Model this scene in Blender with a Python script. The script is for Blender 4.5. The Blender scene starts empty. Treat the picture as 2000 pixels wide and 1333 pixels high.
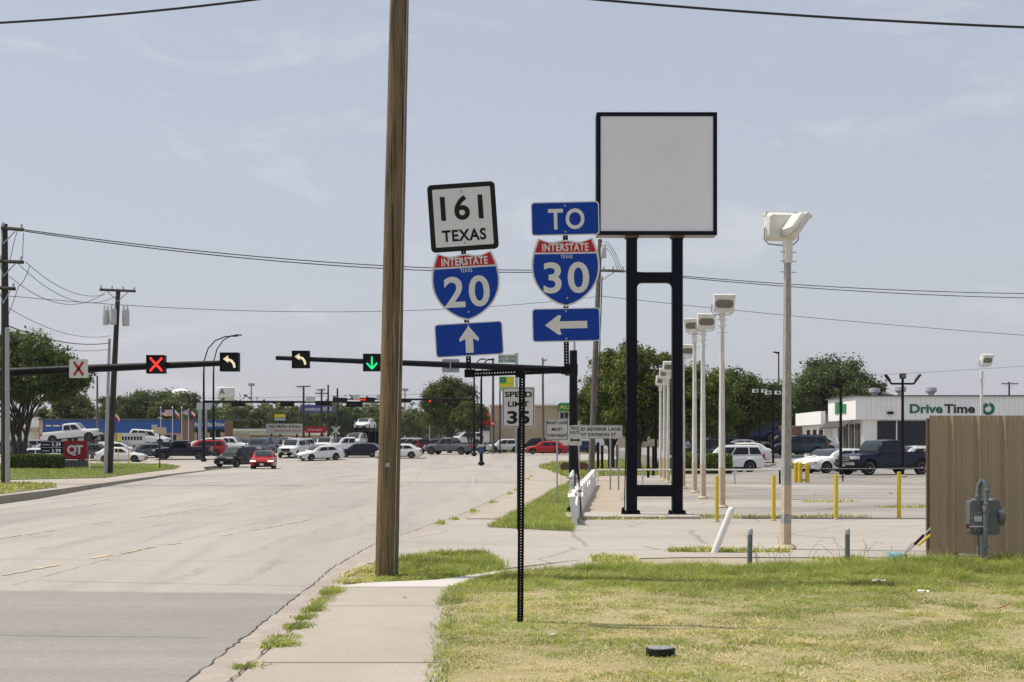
import bpy, bmesh, math, random
import numpy as np
from mathutils import Vector, Matrix
random.seed(7)
scn = bpy.context.scene
COL = scn.collection
PI = math.pi
R = math.radians
# ------------------------------------------------------------------ camera, sky, sun, exposure
F, CX, HY, CH = 2777.0, 1000.0, 868.0, 1.65      # focal length in photo pixels, horizon row, eye height
cam = bpy.data.cameras.new('camera'); camo = bpy.data.objects.new('camera', cam); COL.objects.link(camo)
camo.location = (0, 0, CH); camo.rotation_euler = (PI/2, 0, 0)
cam.sensor_width = 36; cam.lens = F/2000*36; cam.shift_y = (HY-666.5)/2000
cam.clip_start = .1; cam.clip_end = 9000
scn.camera = camo
SUN = Vector((-1.0, .22, 2.0)).normalized()
world = bpy.data.worlds.new('World'); scn.world = world; world.use_nodes = True
wn = world.node_tree; wn.nodes.clear()
def wnode(t, **k):
    n = wn.nodes.new(t)
    for a, b in k.items(): setattr(n, a, b)
    return n
wo = wnode('ShaderNodeOutputWorld'); bg = wnode('ShaderNodeBackground')
sky = wnode('ShaderNodeTexSky', sky_type='NISHITA', sun_disc=False, altitude=150, air_density=1.0, dust_density=4.2, ozone_density=2.5)
sky.sun_elevation = math.asin(SUN.z); sky.sun_rotation = math.atan2(SUN.x, SUN.y)
bg.inputs['Strength'].default_value = .125
tc = wnode('ShaderNodeTexCoord'); mp = wnode('ShaderNodeMapping'); mp.inputs['Scale'].default_value = (7, 7, 24)
mp.inputs['Rotation'].default_value = (0, R(9), 0); mp.inputs['Location'].default_value = (1.3, .2, .4)
n1 = wnode('ShaderNodeTexNoise'); n1.inputs['Scale'].default_value = 1.1; n1.inputs['Detail'].default_value = 9; n1.inputs['Roughness'].default_value = .62; n1.inputs['Distortion'].default_value = .5
r1 = wnode('ShaderNodeValToRGB'); r1.color_ramp.elements[0].position = .54; r1.color_ramp.elements[1].position = .80
mx = wnode('ShaderNodeMix', data_type='RGBA'); mm = wnode('ShaderNodeMath', operation='MULTIPLY'); mm.inputs[1].default_value = .6
cl = wnode('ShaderNodeMix', data_type='RGBA', blend_type='MIX'); cl.inputs[0].default_value = .72
sx = wnode('ShaderNodeSeparateXYZ'); rv = wnode('ShaderNodeValToRGB'); wn.links.new(tc.outputs['Generated'], sx.inputs[0]); wn.links.new(sx.outputs[2], rv.inputs[0])
for el, (p_, c_) in zip(rv.color_ramp.elements, ((0, (.545, .555, .595, 1)), (.34, (.43, .468, .545, 1)))): el.position = p_; el.color = c_   # summer haze thins upward
vm = wnode('ShaderNodeMix', data_type='RGBA', blend_type='MULTIPLY'); vm.inputs[0].default_value = 1; vm.inputs[7].default_value = (10, 10, 10, 1); wn.links.new(rv.outputs[0], vm.inputs[6]); wn.links.new(vm.outputs[2], cl.inputs[7])
wn.links.new(tc.outputs['Generated'], mp.inputs[0]); wn.links.new(mp.outputs[0], n1.inputs[0]); wn.links.new(n1.outputs[0], r1.inputs[0])
wn.links.new(r1.outputs[0], mm.inputs[0]); wn.links.new(mm.outputs[0], mx.inputs[0])
wn.links.new(sky.outputs[0], cl.inputs[6]); wn.links.new(cl.outputs[2], mx.inputs[6]); mx.inputs[7].default_value = (6.1, 6.15, 6.35, 1)
wn.links.new(mx.outputs[2], bg.inputs[0]); wn.links.new(bg.outputs[0], wo.inputs[0])
sl = bpy.data.lights.new('sun', 'SUN'); sl.energy = 4.1; sl.angle = R(.6); sl.color = (1, .925, .81)
so = bpy.data.objects.new('sun', sl); COL.objects.link(so); so.location = SUN*60; so.rotation_euler = SUN.to_track_quat('Z', 'Y').to_euler()
vs = scn.view_settings; vs.view_transform = 'Standard'; vs.look = 'None'; vs.gamma = 1; vs.use_curve_mapping = False; vs.exposure = 0.0
# ------------------------------------------------------------------ terrain
KN = [(-60, 0), (0, 0), (40, 0), (80, -.05), (100, -.16), (115, -.25), (128, -.2), (140, 0), (150, .42), (165, .62), (200, .8), (260, 1.0), (7000, 1.0)]
KR = [(92, -.12), (105, .35), (118, .7), (145, 1.0), (180, 1.2), (7000, 1.2)]
RO = [(-60, -.10), (18, -.10), (23, -.03), (30, -.03), (36, -.08), (7000, -.08)]
def pl(k, y):
    for (a, b), (c, d) in zip(k, k[1:]):
        if y <= c: return b + (d-b)*(max(y, a)-a)/(c-a)
    return k[-1][1]
def h(y): return pl(KN, y)
def hR(y): return max(pl(KR, y), h(y)) if y > 92 else h(y)
def road_h(y): return h(y)+pl(RO, y)
def W(px, py, d): return Vector(((px-CX)/F*d, d, CH-(py-HY)/F*d))
def X(px, d): return (px-CX)/F*d
def G(px, py, fn=h, off=0):                            # where the sight line through a photo point meets the terrain
    d = 4.0; prev = d
    while d < 900:
        if CH-(py-HY)/F*d <= fn(d)+off:
            lo, hi = prev, d
            for _ in range(30):
                m = (lo+hi)/2
                if CH-(py-HY)/F*m <= fn(m)+off: hi = m
                else: lo = m
            return (X(px, hi), hi)
        prev = d; d += .25
    return (X(px, 900), 900)
def at(px, d, right=False, off=0): return Vector((X(px, d), d, (hR(d) if right else h(d))+off))
# ------------------------------------------------------------------ materials
MATS = {}
def nodes(name):
    m = bpy.data.materials.new(name); m.use_nodes = True; t = m.node_tree
    return m, t, t.nodes['Principled BSDF']
def ramp(t, src, stops):
    r = t.nodes.new('ShaderNodeValToRGB'); e = r.color_ramp.elements
    while len(e) < len(stops): e.new(.5)
    for k, (p, c) in zip(e, stops): k.position = p; k.color = (*c, 1) if len(c) == 3 else c
    t.links.new(src, r.inputs[0]); return r.outputs[0]
def noise(t, co, scale, detail=4, rough=.55, dist=0, stretch=None):
    if stretch:
        m = t.nodes.new('ShaderNodeMapping'); m.inputs['Scale'].default_value = stretch; t.links.new(co, m.inputs[0]); co = m.outputs[0]
    n = t.nodes.new('ShaderNodeTexNoise'); n.inputs['Scale'].default_value = scale; n.inputs['Detail'].default_value = detail
    n.inputs['Roughness'].default_value = rough; n.inputs['Distortion'].default_value = dist; t.links.new(co, n.inputs[0]); return n.outputs[0]
def mixc(t, fac, a, b, mode='MIX'):
    m = t.nodes.new('ShaderNodeMix'); m.data_type = 'RGBA'; m.blend_type = mode
    for i, v in ((0, fac), (6, a), (7, b)):
        if hasattr(v, 'links') or hasattr(v, 'is_linked'): t.links.new(v, m.inputs[i])
        elif i == 0: m.inputs[0].default_value = v
        else: m.inputs[i].default_value = (*v, 1)
    return m.outputs[2]
def bump(t, b, src, strength, dist=.01):
    n = t.nodes.new('ShaderNodeBump'); n.inputs['Strength'].default_value = strength; n.inputs['Distance'].default_value = dist
    t.links.new(src, n.inputs['Height']); t.links.new(n.outputs[0], b.inputs['Normal'])
def M(name, col=(.5, .5, .5), rough=.6, metal=0, var=.12, scale=6, emit=0, coat=0, bmp=0, streak=None, spec=.5):
    if name in MATS: return MATS[name]
    m, t, b = nodes(name)
    b.inputs['Roughness'].default_value = rough; b.inputs['Metallic'].default_value = metal
    b.inputs['Specular IOR Level'].default_value = spec; b.inputs['Coat Weight'].default_value = coat; b.inputs['Coat Roughness'].default_value = .04
    if var:
        co = t.nodes.new('ShaderNodeTexCoord').outputs['Object']
        n = noise(t, co, scale, 5, .6, 0, streak)
        c = ramp(t, n, [(.28, tuple(x*(1-var) for x in col)), (.72, tuple(min(1, x*(1+var)) for x in col))])
        t.links.new(c, b.inputs['Base Color'])
        if bmp: bump(t, b, noise(t, co, scale*6, 3), bmp, .005)
    else: b.inputs['Base Color'].default_value = (*col, 1)
    if emit:
        b.inputs['Emission Color'].default_value = (*col, 1); b.inputs['Emission Strength'].default_value = emit
    MATS[name] = m; return m
def ground_mat(name, c1, c2, dark, crack=0, pebbles=0, big=.25, fine=30, stretch=None, stain=None):
    m, t, b = nodes(name); b.inputs['Roughness'].default_value = .9
    co = t.nodes.new('ShaderNodeTexCoord').outputs['Object']
    a = ramp(t, noise(t, co, big, 6, .62, .4, stretch), [(.3, c1), (.7, c2)])
    f = ramp(t, noise(t, co, fine, 5, .7), [(.3, (.80, .80, .80)), (.7, (1.12, 1.12, 1.12))])
    c = mixc(t, 1, a, f, 'MULTIPLY')
    c = mixc(t, ramp(t, noise(t, co, big*3.3, 7, .7, .8, stretch), [(.56, (0, 0, 0)), (.80, (.55, .55, .55))]), c, dark)
    if stain:
        c = mixc(t, ramp(t, noise(t, co, stain[1], 6, .6, .3, stain[2]), [(.52, (0, 0, 0)), (.75, (.6, .6, .6))]), c, stain[0])
    if crack:
        v = t.nodes.new('ShaderNodeTexVoronoi'); v.feature = 'DISTANCE_TO_EDGE'; v.inputs['Scale'].default_value = crack
        w = t.nodes.new('ShaderNodeMix'); w.data_type = 'VECTOR'; w.inputs[0].default_value = .16
        n2 = t.nodes.new('ShaderNodeTexNoise'); n2.inputs['Scale'].default_value = 1.6; n2.inputs['Detail'].default_value = 6; t.links.new(co, n2.inputs[0])
        t.links.new(co, w.inputs[4]); t.links.new(n2.outputs['Color'], w.inputs[5]); t.links.new(w.outputs[1], v.inputs[0])
        c = mixc(t, ramp(t, v.outputs[0], [(.0, (.6, .6, .6)), (.012, (0, 0, 0))]), c, tuple(x*.35 for x in c1))
    t.links.new(c, b.inputs['Base Color'])
    bump(t, b, noise(t, co, fine*2, 4, .7), .35, .006)
    MATS[name] = m; return m
ground_mat('road_concrete', (.325, .296, .262), (.43, .395, .353), (.22, .202, .18), crack=0, big=.10, fine=22, stretch=(2.2, .35, 1), stain=((.235, .215, .19), .55, (1.7, .10, 1)))
ground_mat('road_dark', (.25, .236, .216), (.31, .292, .268), (.20, .19, .176), big=.3, fine=24, stretch=(.5, 2.0, 1), stain=((.22, .21, .2), 1.2, (.15, 2.2, 1)))
mk_, tt_, bb_ = nodes('tyre_mark'); bb_.inputs['Base Color'].default_value = (.13, .12, .105, 1); bb_.inputs['Roughness'].default_value = .9
co_ = tt_.nodes.new('ShaderNodeTexCoord').outputs['Object']; tt_.links.new(ramp(tt_, noise(tt_, co_, 1.6, 7, .72, .3, (3, .5, 1)), [(.44, (0, 0, 0)), (.88, (.24, .24, .24))]), bb_.inputs['Alpha']); MATS['tyre_mark'] = mk_
ground_mat('gutter', (.335, .29, .245), (.415, .362, .31), (.235, .205, .175), big=1.4, fine=60, stain=((.50, .45, .40), 5, (1, 1, 1)))
ground_mat('sidewalk', (.37, .325, .27), (.445, .395, .335), (.30, .262, .218), big=.7, fine=45)
ground_mat('new_concrete', (.55, .52, .47), (.62, .59, .54), (.45, .42, .38), big=.9, fine=45)
ground_mat('driveway', (.35, .318, .275), (.445, .405, .355), (.255, .235, .205), crack=.35, big=.25, fine=28, stretch=(.5, 1.4, 1))
ground_mat('lot_asphalt', (.16, .152, .14), (.46, .42, .365), (.14, .132, .12), crack=.5, big=.17, fine=26, stretch=(.5, 1.2, 1), stain=((.40, .345, .23), .6, (.3, 1.6, 1)))
ground_mat('lot_dark', (.24, .228, .21), (.33, .31, .285), (.18, .172, .16), crack=.3, big=.15, fine=14, stretch=(.4, 1.6, 1))
ground_mat('dirt', (.36, .30, .22), (.44, .37, .28), (.27, .22, .16), big=.8, fine=50)
ground_mat('turf', (.27, .24, .105), (.44, .36, .20), (.17, .18, .07), big=.5, fine=40, stain=((.36, .27, .15), 1.1, (1, 1, 1)))
ground_mat('turf_green', (.10, .14, .035), (.17, .18, .06), (.07, .10, .03), big=.4, fine=25)
ground_mat('field', (.13, .14, .06), (.20, .18, .09), (.09, .11, .05), big=.02, fine=.4)
def leaf_mat(name, tr):
    m, t, b = nodes(name); a = t.nodes.new('ShaderNodeAttribute'); a.attribute_name = 'Col'
    b.inputs['Roughness'].default_value = .55; b.inputs['Specular IOR Level'].default_value = .3; t.links.new(a.outputs[0], b.inputs['Base Color'])
    x = t.nodes.new('ShaderNodeBsdfTranslucent'); s = t.nodes.new('ShaderNodeMixShader'); s.inputs[0].default_value = tr
    y = mixc(t, 1, a.outputs[0], (1.25, 1.3, .6), 'MULTIPLY'); t.links.new(y, x.inputs[0])
    t.links.new(b.outputs[0], s.inputs[1]); t.links.new(x.outputs[0], s.inputs[2]); t.links.new(s.outputs[0], t.nodes['Material Output'].inputs[0])
    MATS[name] = m
leaf_mat('leaf', .30); leaf_mat('blade', .42)
def wood_mat(name, c1, c2, c3):
    m, t, b = nodes(name); b.inputs['Roughness'].default_value = .85
    co = t.nodes.new('ShaderNodeTexCoord').outputs['Object']
    g = noise(t, co, 3.2, 8, .68, .5, (9, 9, .45))
    c = ramp(t, g, [(.30, c1), (.5, c2), (.70, c3)])
    c = mixc(t, ramp(t, noise(t, co, .9, 5, .6, .6, (2, 2, .5)), [(.42, (0, 0, 0)), (.7, (.65, .65, .65))]), c, tuple(x*.55 for x in c1))
    ck = ramp(t, noise(t, co, 5, 3, .5, .2, (7, 7, .12)), [(.57, (0, 0, 0)), (.62, (.9, .9, .9))])
    c = mixc(t, ck, c, tuple(x*.25 for x in c1))
    t.links.new(c, b.inputs['Base Color']); bump(t, b, g, .9, .016); MATS[name] = m
wood_mat('pole_wood', (.085, .056, .026), (.175, .122, .058), (.27, .20, .105))
wood_mat('old_wood', (.10, .085, .07), (.16, .135, .11), (.22, .19, .16))
wood_mat('dark_wood', (.025, .02, .017), (.045, .036, .03), (.07, .058, .05))
wood_mat('bark', (.05, .042, .033), (.085, .07, .055), (.13, .11, .09))
M('black_metal', (.006, .006, .008), .5, 0, .2, 8, spec=.14); M('navy_metal', (.0045, .005, .011), .5, 0, .2, 6, spec=.12)
M('black_plastic', (.008, .008, .008), .55, spec=.2); M('rubber', (.014, .014, .014), .85); M('galv', (.36, .37, .38), .45, .7, .15, 9)
M('alu', (.55, .56, .57), .42, .6, .08, 5); M('white_sheet', (.66, .66, .65), .5, 0, .04, 3); M('sign_white', (.62, .62, .60), .45, 0, .05, 4)
M('aged_white', (.52, .51, .47), .5, 0, .08, 5); M('ink', (.007, .007, .007), .5, 0, 0, spec=.25); M('sign_blue', (.003, .042, .30), .45, 0, .08, 5, spec=.2); M('sign_red', (.42, .012, .018), .45, 0, .06, 5, spec=.25)
M('sign_green', (.01, .22, .07), .4, 0, .06, 5); M('yellow_paint', (.62, .44, .02), .5, 0, .12, 9, bmp=.2); M('bollard_white', (.74, .73, .70), .55, 0, .08, 8, bmp=.2)
M('pale_grey', (.45, .46, .47), .5, .1, .1, 5); M('pipe_grey', (.15, .175, .195), .5, .2, .2, 14, bmp=.2); M('meter_grey', (.125, .135, .14), .48, .15, .16, 9, bmp=.15)
M('rust', (.16, .08, .045), .85, .1, .4, 12, bmp=.4); M('tan_metal', (.35, .27, .18), .5, .05, .045, .9); M('tan_trim', (.11, .055, .04), .5)
M('pole_white', (.60, .585, .54), .65, 0, .32, 4, bmp=.25, streak=(5, 5, .5)); M('pole_tan', (.55, .44, .30), .7, 0, .14, 6); M('pole_rough', (.34, .325, .30), .8, 0, .35, 10, bmp=.4, streak=(4, 4, .8))
M('lamp_white', (.70, .69, .64), .45, 0, .10, 5); M('lens', (.16, .15, .11), .12, 0, .2, 9); M('cable', (.012, .012, .013), .6, 0, 0); M('concrete', (.42, .39, .34), .9, 0, .16, 5, bmp=.4)
M('glass_dark', (.006, .007, .009), .06, 0, 0, spec=.4); M('glass_pale', (.022, .032, .034), .05, 0, 0, spec=.5); M('chrome', (.65, .66, .68), .16, 1, .05, 8); M('rim', (.44, .45, .46), .3, .8, .06, 8)
M('headlight', (.62, .64, .66), .08, .3, .1, 12, coat=1); M('taillight', (.28, .008, .01), .15, 0, .1, 9, coat=1); M('plate', (.62, .62, .6), .5, 0, .2, 20)
M('stucco_tan', (.50, .40, .27), .85, 0, .06, 2); M('stucco_white', (.88, .87, .84), .75, 0, .05, 1.2, bmp=.1); M('roof_dark', (.10, .10, .10), .8); M('awning', (.055, .045, .042), .7)
M('brick', (.24, .14, .09), .9, 0, .2, 4); M('blue_paint', (.010, .075, .30), .5, 0, .06, 1); M('maroon', (.12, .035, .04), .6); M('orange', (.75, .10, .02), .5); M('red_paint', (.42, .02, .02), .45)
M('green_dark', (.0, .14, .07), .5, 0, .05); M('lime', (.24, .52, .02), .5, 0, .05); M('yellow_sign', (.72, .58, .02), .5, 0, .05); M('hydrant', (.55, .55, .54), .5, .2, .12, 12)
M('cyan_plastic', (.24, .48, .55), .3, 0, .15, 20, coat=.3); M('paper', (.75, .75, .73), .8, 0, .1, 12); M('faded_yellow', (.55, .44, .28), .9, 0, .25, 4); M('faded_white', (.60, .58, .54), .9, 0, .12, 5)
M('red_lamp', (1, .03, .02), .4, 0, 0, emit=1.6); M('green_lamp', (.01, .80, .28), .4, 0, 0, emit=.75); M('amber_lamp', (.85, .76, .50), .4, 0, 0, emit=.5); M('lamp_lit', (1, .92, .75), .4, 0, 0, emit=6)
M('dead_lens', (.05, .012, .01), .3); M('flag_red', (.50, .03, .03), .8); M('flag_blue', (.03, .04, .18), .8); M('flag_white', (.70, .70, .70), .8); M('crack_dark', (.07, .065, .055), 1, 0, .3, 9)
for n, c in dict(white=(.74, .74, .73), silver=(.42, .43, .44), grey=(.10, .11, .12), black=(.006, .006, .007), navy=(.003, .005, .020), blue=(.010, .022, .075), red=(.36, .012, .014), maroon=(.13, .012, .014), teal=(.035, .055, .07), tan=(.30, .27, .22)).items():
    M('paint_'+n, c, .4, .15 if n in ('silver', 'grey') else 0, 0, coat=.65, spec=.05)
# ------------------------------------------------------------------ mesh helpers
class MB:
    def __init__(s): s.v = []; s.f = []; s.m = []
    def add(s, vs, fs, m=0):
        o = len(s.v); s.v += [tuple(v) for v in vs]; s.f += [tuple(i+o for i in f) for f in fs]; s.m += [m]*len(fs); return s
    def box(s, a, b, m=0, mat=None):
        (x0, y0, z0), (x1, y1, z1) = a, b
        vs = [Vector(p) for p in ((x0, y0, z0), (x1, y0, z0), (x1, y1, z0), (x0, y1, z0), (x0, y0, z1), (x1, y0, z1), (x1, y1, z1), (x0, y1, z1))]
        if mat is not None: vs = [mat @ v for v in vs]
        return s.add(vs, [(0, 3, 2, 1), (4, 5, 6, 7), (0, 1, 5, 4), (1, 2, 6, 5), (2, 3, 7, 6), (3, 0, 4, 7)], m)
    def ring(s, c, u, v, r, n): return [c+u*(r*math.cos(2*PI*i/n))+v*(r*math.sin(2*PI*i/n)) for i in range(n)]
    def tube(s, pts, r, n=8, m=0, caps=True, sq=False):
        pts = [Vector(p) for p in pts]; rs = r if isinstance(r, (list, tuple)) else [r]*len(pts)
        vs = []; prev = None
        for i, p in enumerate(pts):
            d = (pts[min(i+1, len(pts)-1)]-pts[max(i-1, 0)]).normalized()
            ref = prev if prev is not None else (Vector((1, 0, 0)) if abs(d.x) < .8 else Vector((0, 0, 1)))
            u = (ref-d*ref.dot(d)).normalized(); v = d.cross(u); prev = u
            vs += s.ring(p, u, v, rs[i], n)
        fs = [(a*n+i, a*n+(i+1) % n, (a+1)*n+(i+1) % n, (a+1)*n+i) for a in range(len(pts)-1) for i in range(n)]
        if caps: fs += [tuple(reversed(range(n))), tuple(range((len(pts)-1)*n, len(pts)*n))]
        return s.add(vs, fs, m)
    def cyl(s, p0, p1, r0, r1=None, n=14, m=0): return s.tube([p0, p1], [r0, r0 if r1 is None else r1], n, m)
    def lathe(s, prof, n=16, c=(0, 0, 0), m=0, axis='z'):
        vs = []
        for r, z in prof:
            for i in range(n):
                a = 2*PI*i/n; p = (r*math.cos(a), r*math.sin(a), z)
                if axis == 'y': p = (p[0], p[2], p[1])
                if axis == 'x': p = (p[2], p[0], p[1])
                vs.append((p[0]+c[0], p[1]+c[1], p[2]+c[2]))
        k = len(prof); fs = [(a*n+i, a*n+(i+1) % n, (a+1)*n+(i+1) % n, (a+1)*n+i) for a in range(k-1) for i in range(n)]
        fs += [tuple(reversed(range(n))), tuple(range((k-1)*n, k*n))]
        return s.add(vs, fs, m)
    def prism(s, poly, y0, y1, m=0, mat=None):             # (x, z) outline with thickness along y
        n = len(poly); vs = [Vector((x, y0, z)) for x, z in poly]+[Vector((x, y1, z)) for x, z in poly]
        if mat is not None: vs = [mat @ v for v in vs]
        fs = [tuple(range(n)), tuple(reversed(range(n, 2*n)))]+[(i, i+n, (i+1) % n+n, (i+1) % n) for i in range(n)]
        return s.add(vs, fs, m)
    def slab(s, poly, z0, z1, m=0):                        # (x, y) outline with thickness along z
        n = len(poly); vs = [(x, y, z0) for x, y in poly]+[(x, y, z1) for x, y in poly]
        return s.add(vs, [tuple(reversed(range(n))), tuple(range(n, 2*n))]+[(i, (i+1) % n, (i+1) % n+n, i+n) for i in range(n)], m)
    def mesh(s, name, mats, ang=35, fix=True):
        me = bpy.data.meshes.new(name); me.from_pydata(s.v, [], s.f)
        for k in (mats if isinstance(mats, (list, tuple)) else [mats]): me.materials.append(MATS[k] if isinstance(k, str) else k)
        me.polygons.foreach_set('material_index', s.m)
        if fix:
            bm = bmesh.new(); bm.from_mesh(me); bmesh.ops.recalc_face_normals(bm, faces=bm.faces); bm.to_mesh(me); bm.free()
        me.polygons.foreach_set('use_smooth', [True]*len(me.polygons)); me.set_sharp_from_angle(angle=R(ang))
        return me
    def build(s, name, mats, parent=None, loc=None, ang=35): return link(name, s.mesh(name, mats, ang), parent, loc)
def link(name, me, parent=None, loc=None):
    o = bpy.data.objects.new(name, me); COL.objects.link(o)
    if parent is not None: o.parent = parent
    if loc is not None: o.location = loc
    return o
def tag(o, label, cat, group=None):
    o['label'] = label; o['category'] = cat
    if group: o['group'] = group
    return o
def thing(name, label, cat, loc=(0, 0, 0), rz=0, group=None):
    o = link(name, None, None, loc); o.rotation_euler = (0, 0, rz); o.empty_display_size = .2
    return tag(o, label, cat, group)
def copy_tree(o, parent=None):
    c = o.copy(); COL.objects.link(c); c.parent = parent
    for ch in list(o.children): copy_tree(ch, c)
    return c
def struct(o): o['kind'] = 'structure'; return o
def stuff(o): o['kind'] = 'stuff'; return o
TXT = {}
def text_mb(s, w, ht, cx=0, cz=0, y=0, bold=0, space=1.0, rot=0, stretch=True):
    key = (s, bold, space)
    if key not in TXT:
        cu = bpy.data.curves.new('t', 'FONT'); cu.body = s; cu.offset = bold; cu.resolution_u = 4; cu.space_character = space
        ob = bpy.data.objects.new('t', cu); COL.objects.link(ob)
        me = bpy.data.meshes.new_from_object(ob.evaluated_get(bpy.context.evaluated_depsgraph_get()))
        vs = [tuple(v.co) for v in me.vertices]; fs = [tuple(p.vertices) for p in me.polygons]
        bpy.data.objects.remove(ob); bpy.data.curves.remove(cu); bpy.data.meshes.remove(me); TXT[key] = (vs, fs)
    vs, fs = TXT[key]; xs = [v[0] for v in vs]; ys = [v[1] for v in vs]
    sx = w/(max(xs)-min(xs)); sy = ht/(max(ys)-min(ys)); mx_ = (max(xs)+min(xs))/2; my = (max(ys)+min(ys))/2
    b = MB(); b.add([(cx+(v[0]-mx_)*sx, y, cz+(v[1]-my)*sy) for v in vs], fs); return b
def rrect(w, ht, r, n=4, cx=0, cz=0):
    p = []
    for k, (sx, sz) in enumerate(((1, 1), (-1, 1), (-1, -1), (1, -1))):
        for i in range(n+1):
            a = PI/2*(k+i/n); p.append((cx+sx*(w/2-r)+r*math.cos(a), cz+sz*(ht/2-r)+r*math.sin(a)))
    return p
def drape(name, poly, mat, off=0, fn=h, depth=.3, knots=None):
    bm = bmesh.new(); f = bm.faces.new([bm.verts.new((x, y, 0)) for x, y in poly])
    if f.normal.z < 0: f.normal_flip()
    f.normal_update()
    if f.normal.z < 0: bmesh.ops.reverse_faces(bm, faces=[f])
    bmesh.ops.triangulate(bm, faces=bm.faces[:])
    ks = sorted(set([k for k, _ in KN+KR+RO])) if knots is None else knots
    for k in ks: bmesh.ops.bisect_plane(bm, geom=bm.verts[:]+bm.edges[:]+bm.faces[:], plane_co=(0, k, 0), plane_no=(0, 1, 0))
    for v in bm.verts: v.co.z = fn(v.co.y)+off
    if depth:
        e = [x for x in bm.edges if x.is_boundary]; g = bmesh.ops.extrude_edge_only(bm, edges=e)
        for v in [x for x in g['geom'] if isinstance(x, bmesh.types.BMVert)]: v.co.z -= depth
    bmesh.ops.recalc_face_normals(bm, faces=bm.faces)
    me = bpy.data.meshes.new(name); bm.to_mesh(me); bm.free(); me.materials.append(MATS[mat])
    up = [p for p in me.polygons if abs(p.normal.z) > .5]
    if up and sum(p.normal.z for p in up) < 0: me.flip_normals()
    return link(name, me)
def strip(a, wd):                                      # offset a polyline sideways into a band
    out = []
    for i, p in enumerate(a):
        q0 = Vector(a[max(i-1, 0)]); q1 = Vector(a[min(i+1, len(a)-1)]); d = (q1-q0).normalized(); n = Vector((d.y, -d.x))
        out.append((p[0]+n.x*wd, p[1]+n.y*wd))
    return list(a)+out[::-1]
# ------------------------------------------------------------------ the setting: ground, road, banks
struct(drape('ground', [(-3000, -30), (3000, -30), (3000, 6900), (-3000, 6900)], 'field', -.30, h, 0))
KERB = [(-2.06, -6), (-2.06, 10), (-2.08, 16), (-2.12, 19.8), (-1.98, 23.5), (-1.45, 29), (-1.05, 33), (.05, 50), (.8, 70), (1.75, 105), (4.0, 116), (11, 125), (95, 127)]
GUT = [(-2.40, -6), (-2.38, 10), (-2.46, 16), (-2.50, 19.8), (-2.32, 23.5), (-1.75, 29), (-1.35, 33), (-.25, 50), (.55, 70)]
road = struct(drape('road', [(-40, -6), (-2.0, -6), (-2.0, 10), (-2.02, 16), (-2.06, 19.8), (-1.9, 23.5), (-1.38, 29), (-.98, 33), (.1, 50), (.9, 70), (1.85, 105), (4.1, 116), (11.1, 125), (95, 127.2), (95, 168), (-3, 168), (-6, 420), (-24, 420), (-30, 168), (-95, 168), (-95, 128), (-24, 126), (-20.5, 91), (-17.3, 63), (-15, 45), (-14, 30), (-14, 10), (-16, -6)][1:], 'road_concrete', 0, road_h, .2))
struct(drape('road_patch', [(-14, -5), (-2.41, -5), (-2.385, 10), (-2.44, 15.6), (-2.455, 16.55), (-14, 17.6)], 'road_dark', .004, road_h, 0))
kb = drape('kerb', strip(KERB[:4], .12), 'sidewalk', .006, h, .25); struct(kb)
struct(drape('gutter', GUT+KERB[8::-1], 'gutter', .005, road_h, 0))
def crackline(name, pts, w, fn, off, mat='crack_dark', seed=1, step=.12):
    rnd = random.Random(seed); b = MB(); L = []
    for (a, c) in zip(pts, pts[1:]):
        n = max(1, int(math.dist(a, c)/step))
        for i in range(n):
            t = i/n; L.append((a[0]+(c[0]-a[0])*t+rnd.uniform(-1, 1)*.018, a[1]+(c[1]-a[1])*t+rnd.uniform(-1, 1)*.02))
    vs = []; fs = []
    for i, (x, y) in enumerate(L):
        ww = w*rnd.uniform(.25, 1); vs += [(x-ww, y, fn(y)+off), (x+ww, y+.01, fn(y)+off)]
        if i: fs.append((2*i-2, 2*i-1, 2*i+1, 2*i))
    b.add(vs, fs); return struct(b.build(name, mat))
crackline('road_joint', GUT[:8], .012, road_h, .010, seed=3)
crackline('road_joint', [(-1.935, 4), (-1.94, 10.5), (-1.95, 12.5)], .012, h, .026, seed=5)
for k, (x0, y0, x1, y1, w) in enumerate([(-14, 17.65, -2.46, 16.6, .006), (-14, 21.6, -2.5, 20.6, .004), (-14, 26, -2.1, 25.2, .007), (-15, 36, -1.3, 34, .006), (-15.5, 46, -.6, 44.5, .007), (-17, 60, .1, 58, .009), (-14, 31, -1.7, 29.6, .005), (-14.6, 41, -1, 39, .006), (-16, 52, -.3, 50.5, .008), (-14, 9.6, -2.4, 9.2, .004), (-6.2, 17.6, -3.6, 60, .006), (-10.2, 17.6, -8.5, 60, .006), (-14, 13.6, -2.45, 12.8, .008)]):
    crackline('road_joint', [(x0, y0), (x1, y1)], w, road_h, .009, seed=10+k, step=.3)
# worn painted lines on the road
def paint(name, pts, w, mat, seed):
    rnd = random.Random(seed); b = MB(); i = 0
    for a, c in zip(pts, pts[1:]):
        n = max(1, int(math.dist(a, c)/.8))
        for i in range(n):
            if rnd.random() < .34: continue
            t0, t1 = i/n, (i+rnd.uniform(.5, .96))/n; ww = w*rnd.uniform(.35, 1); j = rnd.uniform(-.03, .03)
            p = [(a[0]+(c[0]-a[0])*t+j, a[1]+(c[1]-a[1])*t) for t in (t0, t1)]
            b.add([(p[0][0]-ww, p[0][1], road_h(p[0][1])+.008), (p[0][0]+ww, p[0][1], road_h(p[0][1])+.008), (p[1][0]+ww, p[1][1], road_h(p[1][1])+.008), (p[1][0]-ww, p[1][1], road_h(p[1][1])+.008)], [(0, 1, 2, 3)])
    return struct(b.build(name, mat))
paint('lane_line', [(-6.9, 18), (-5.4, 25.2), (-4.75, 30), (-4.4, 34)], .06, 'faded_yellow', 1)
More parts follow.
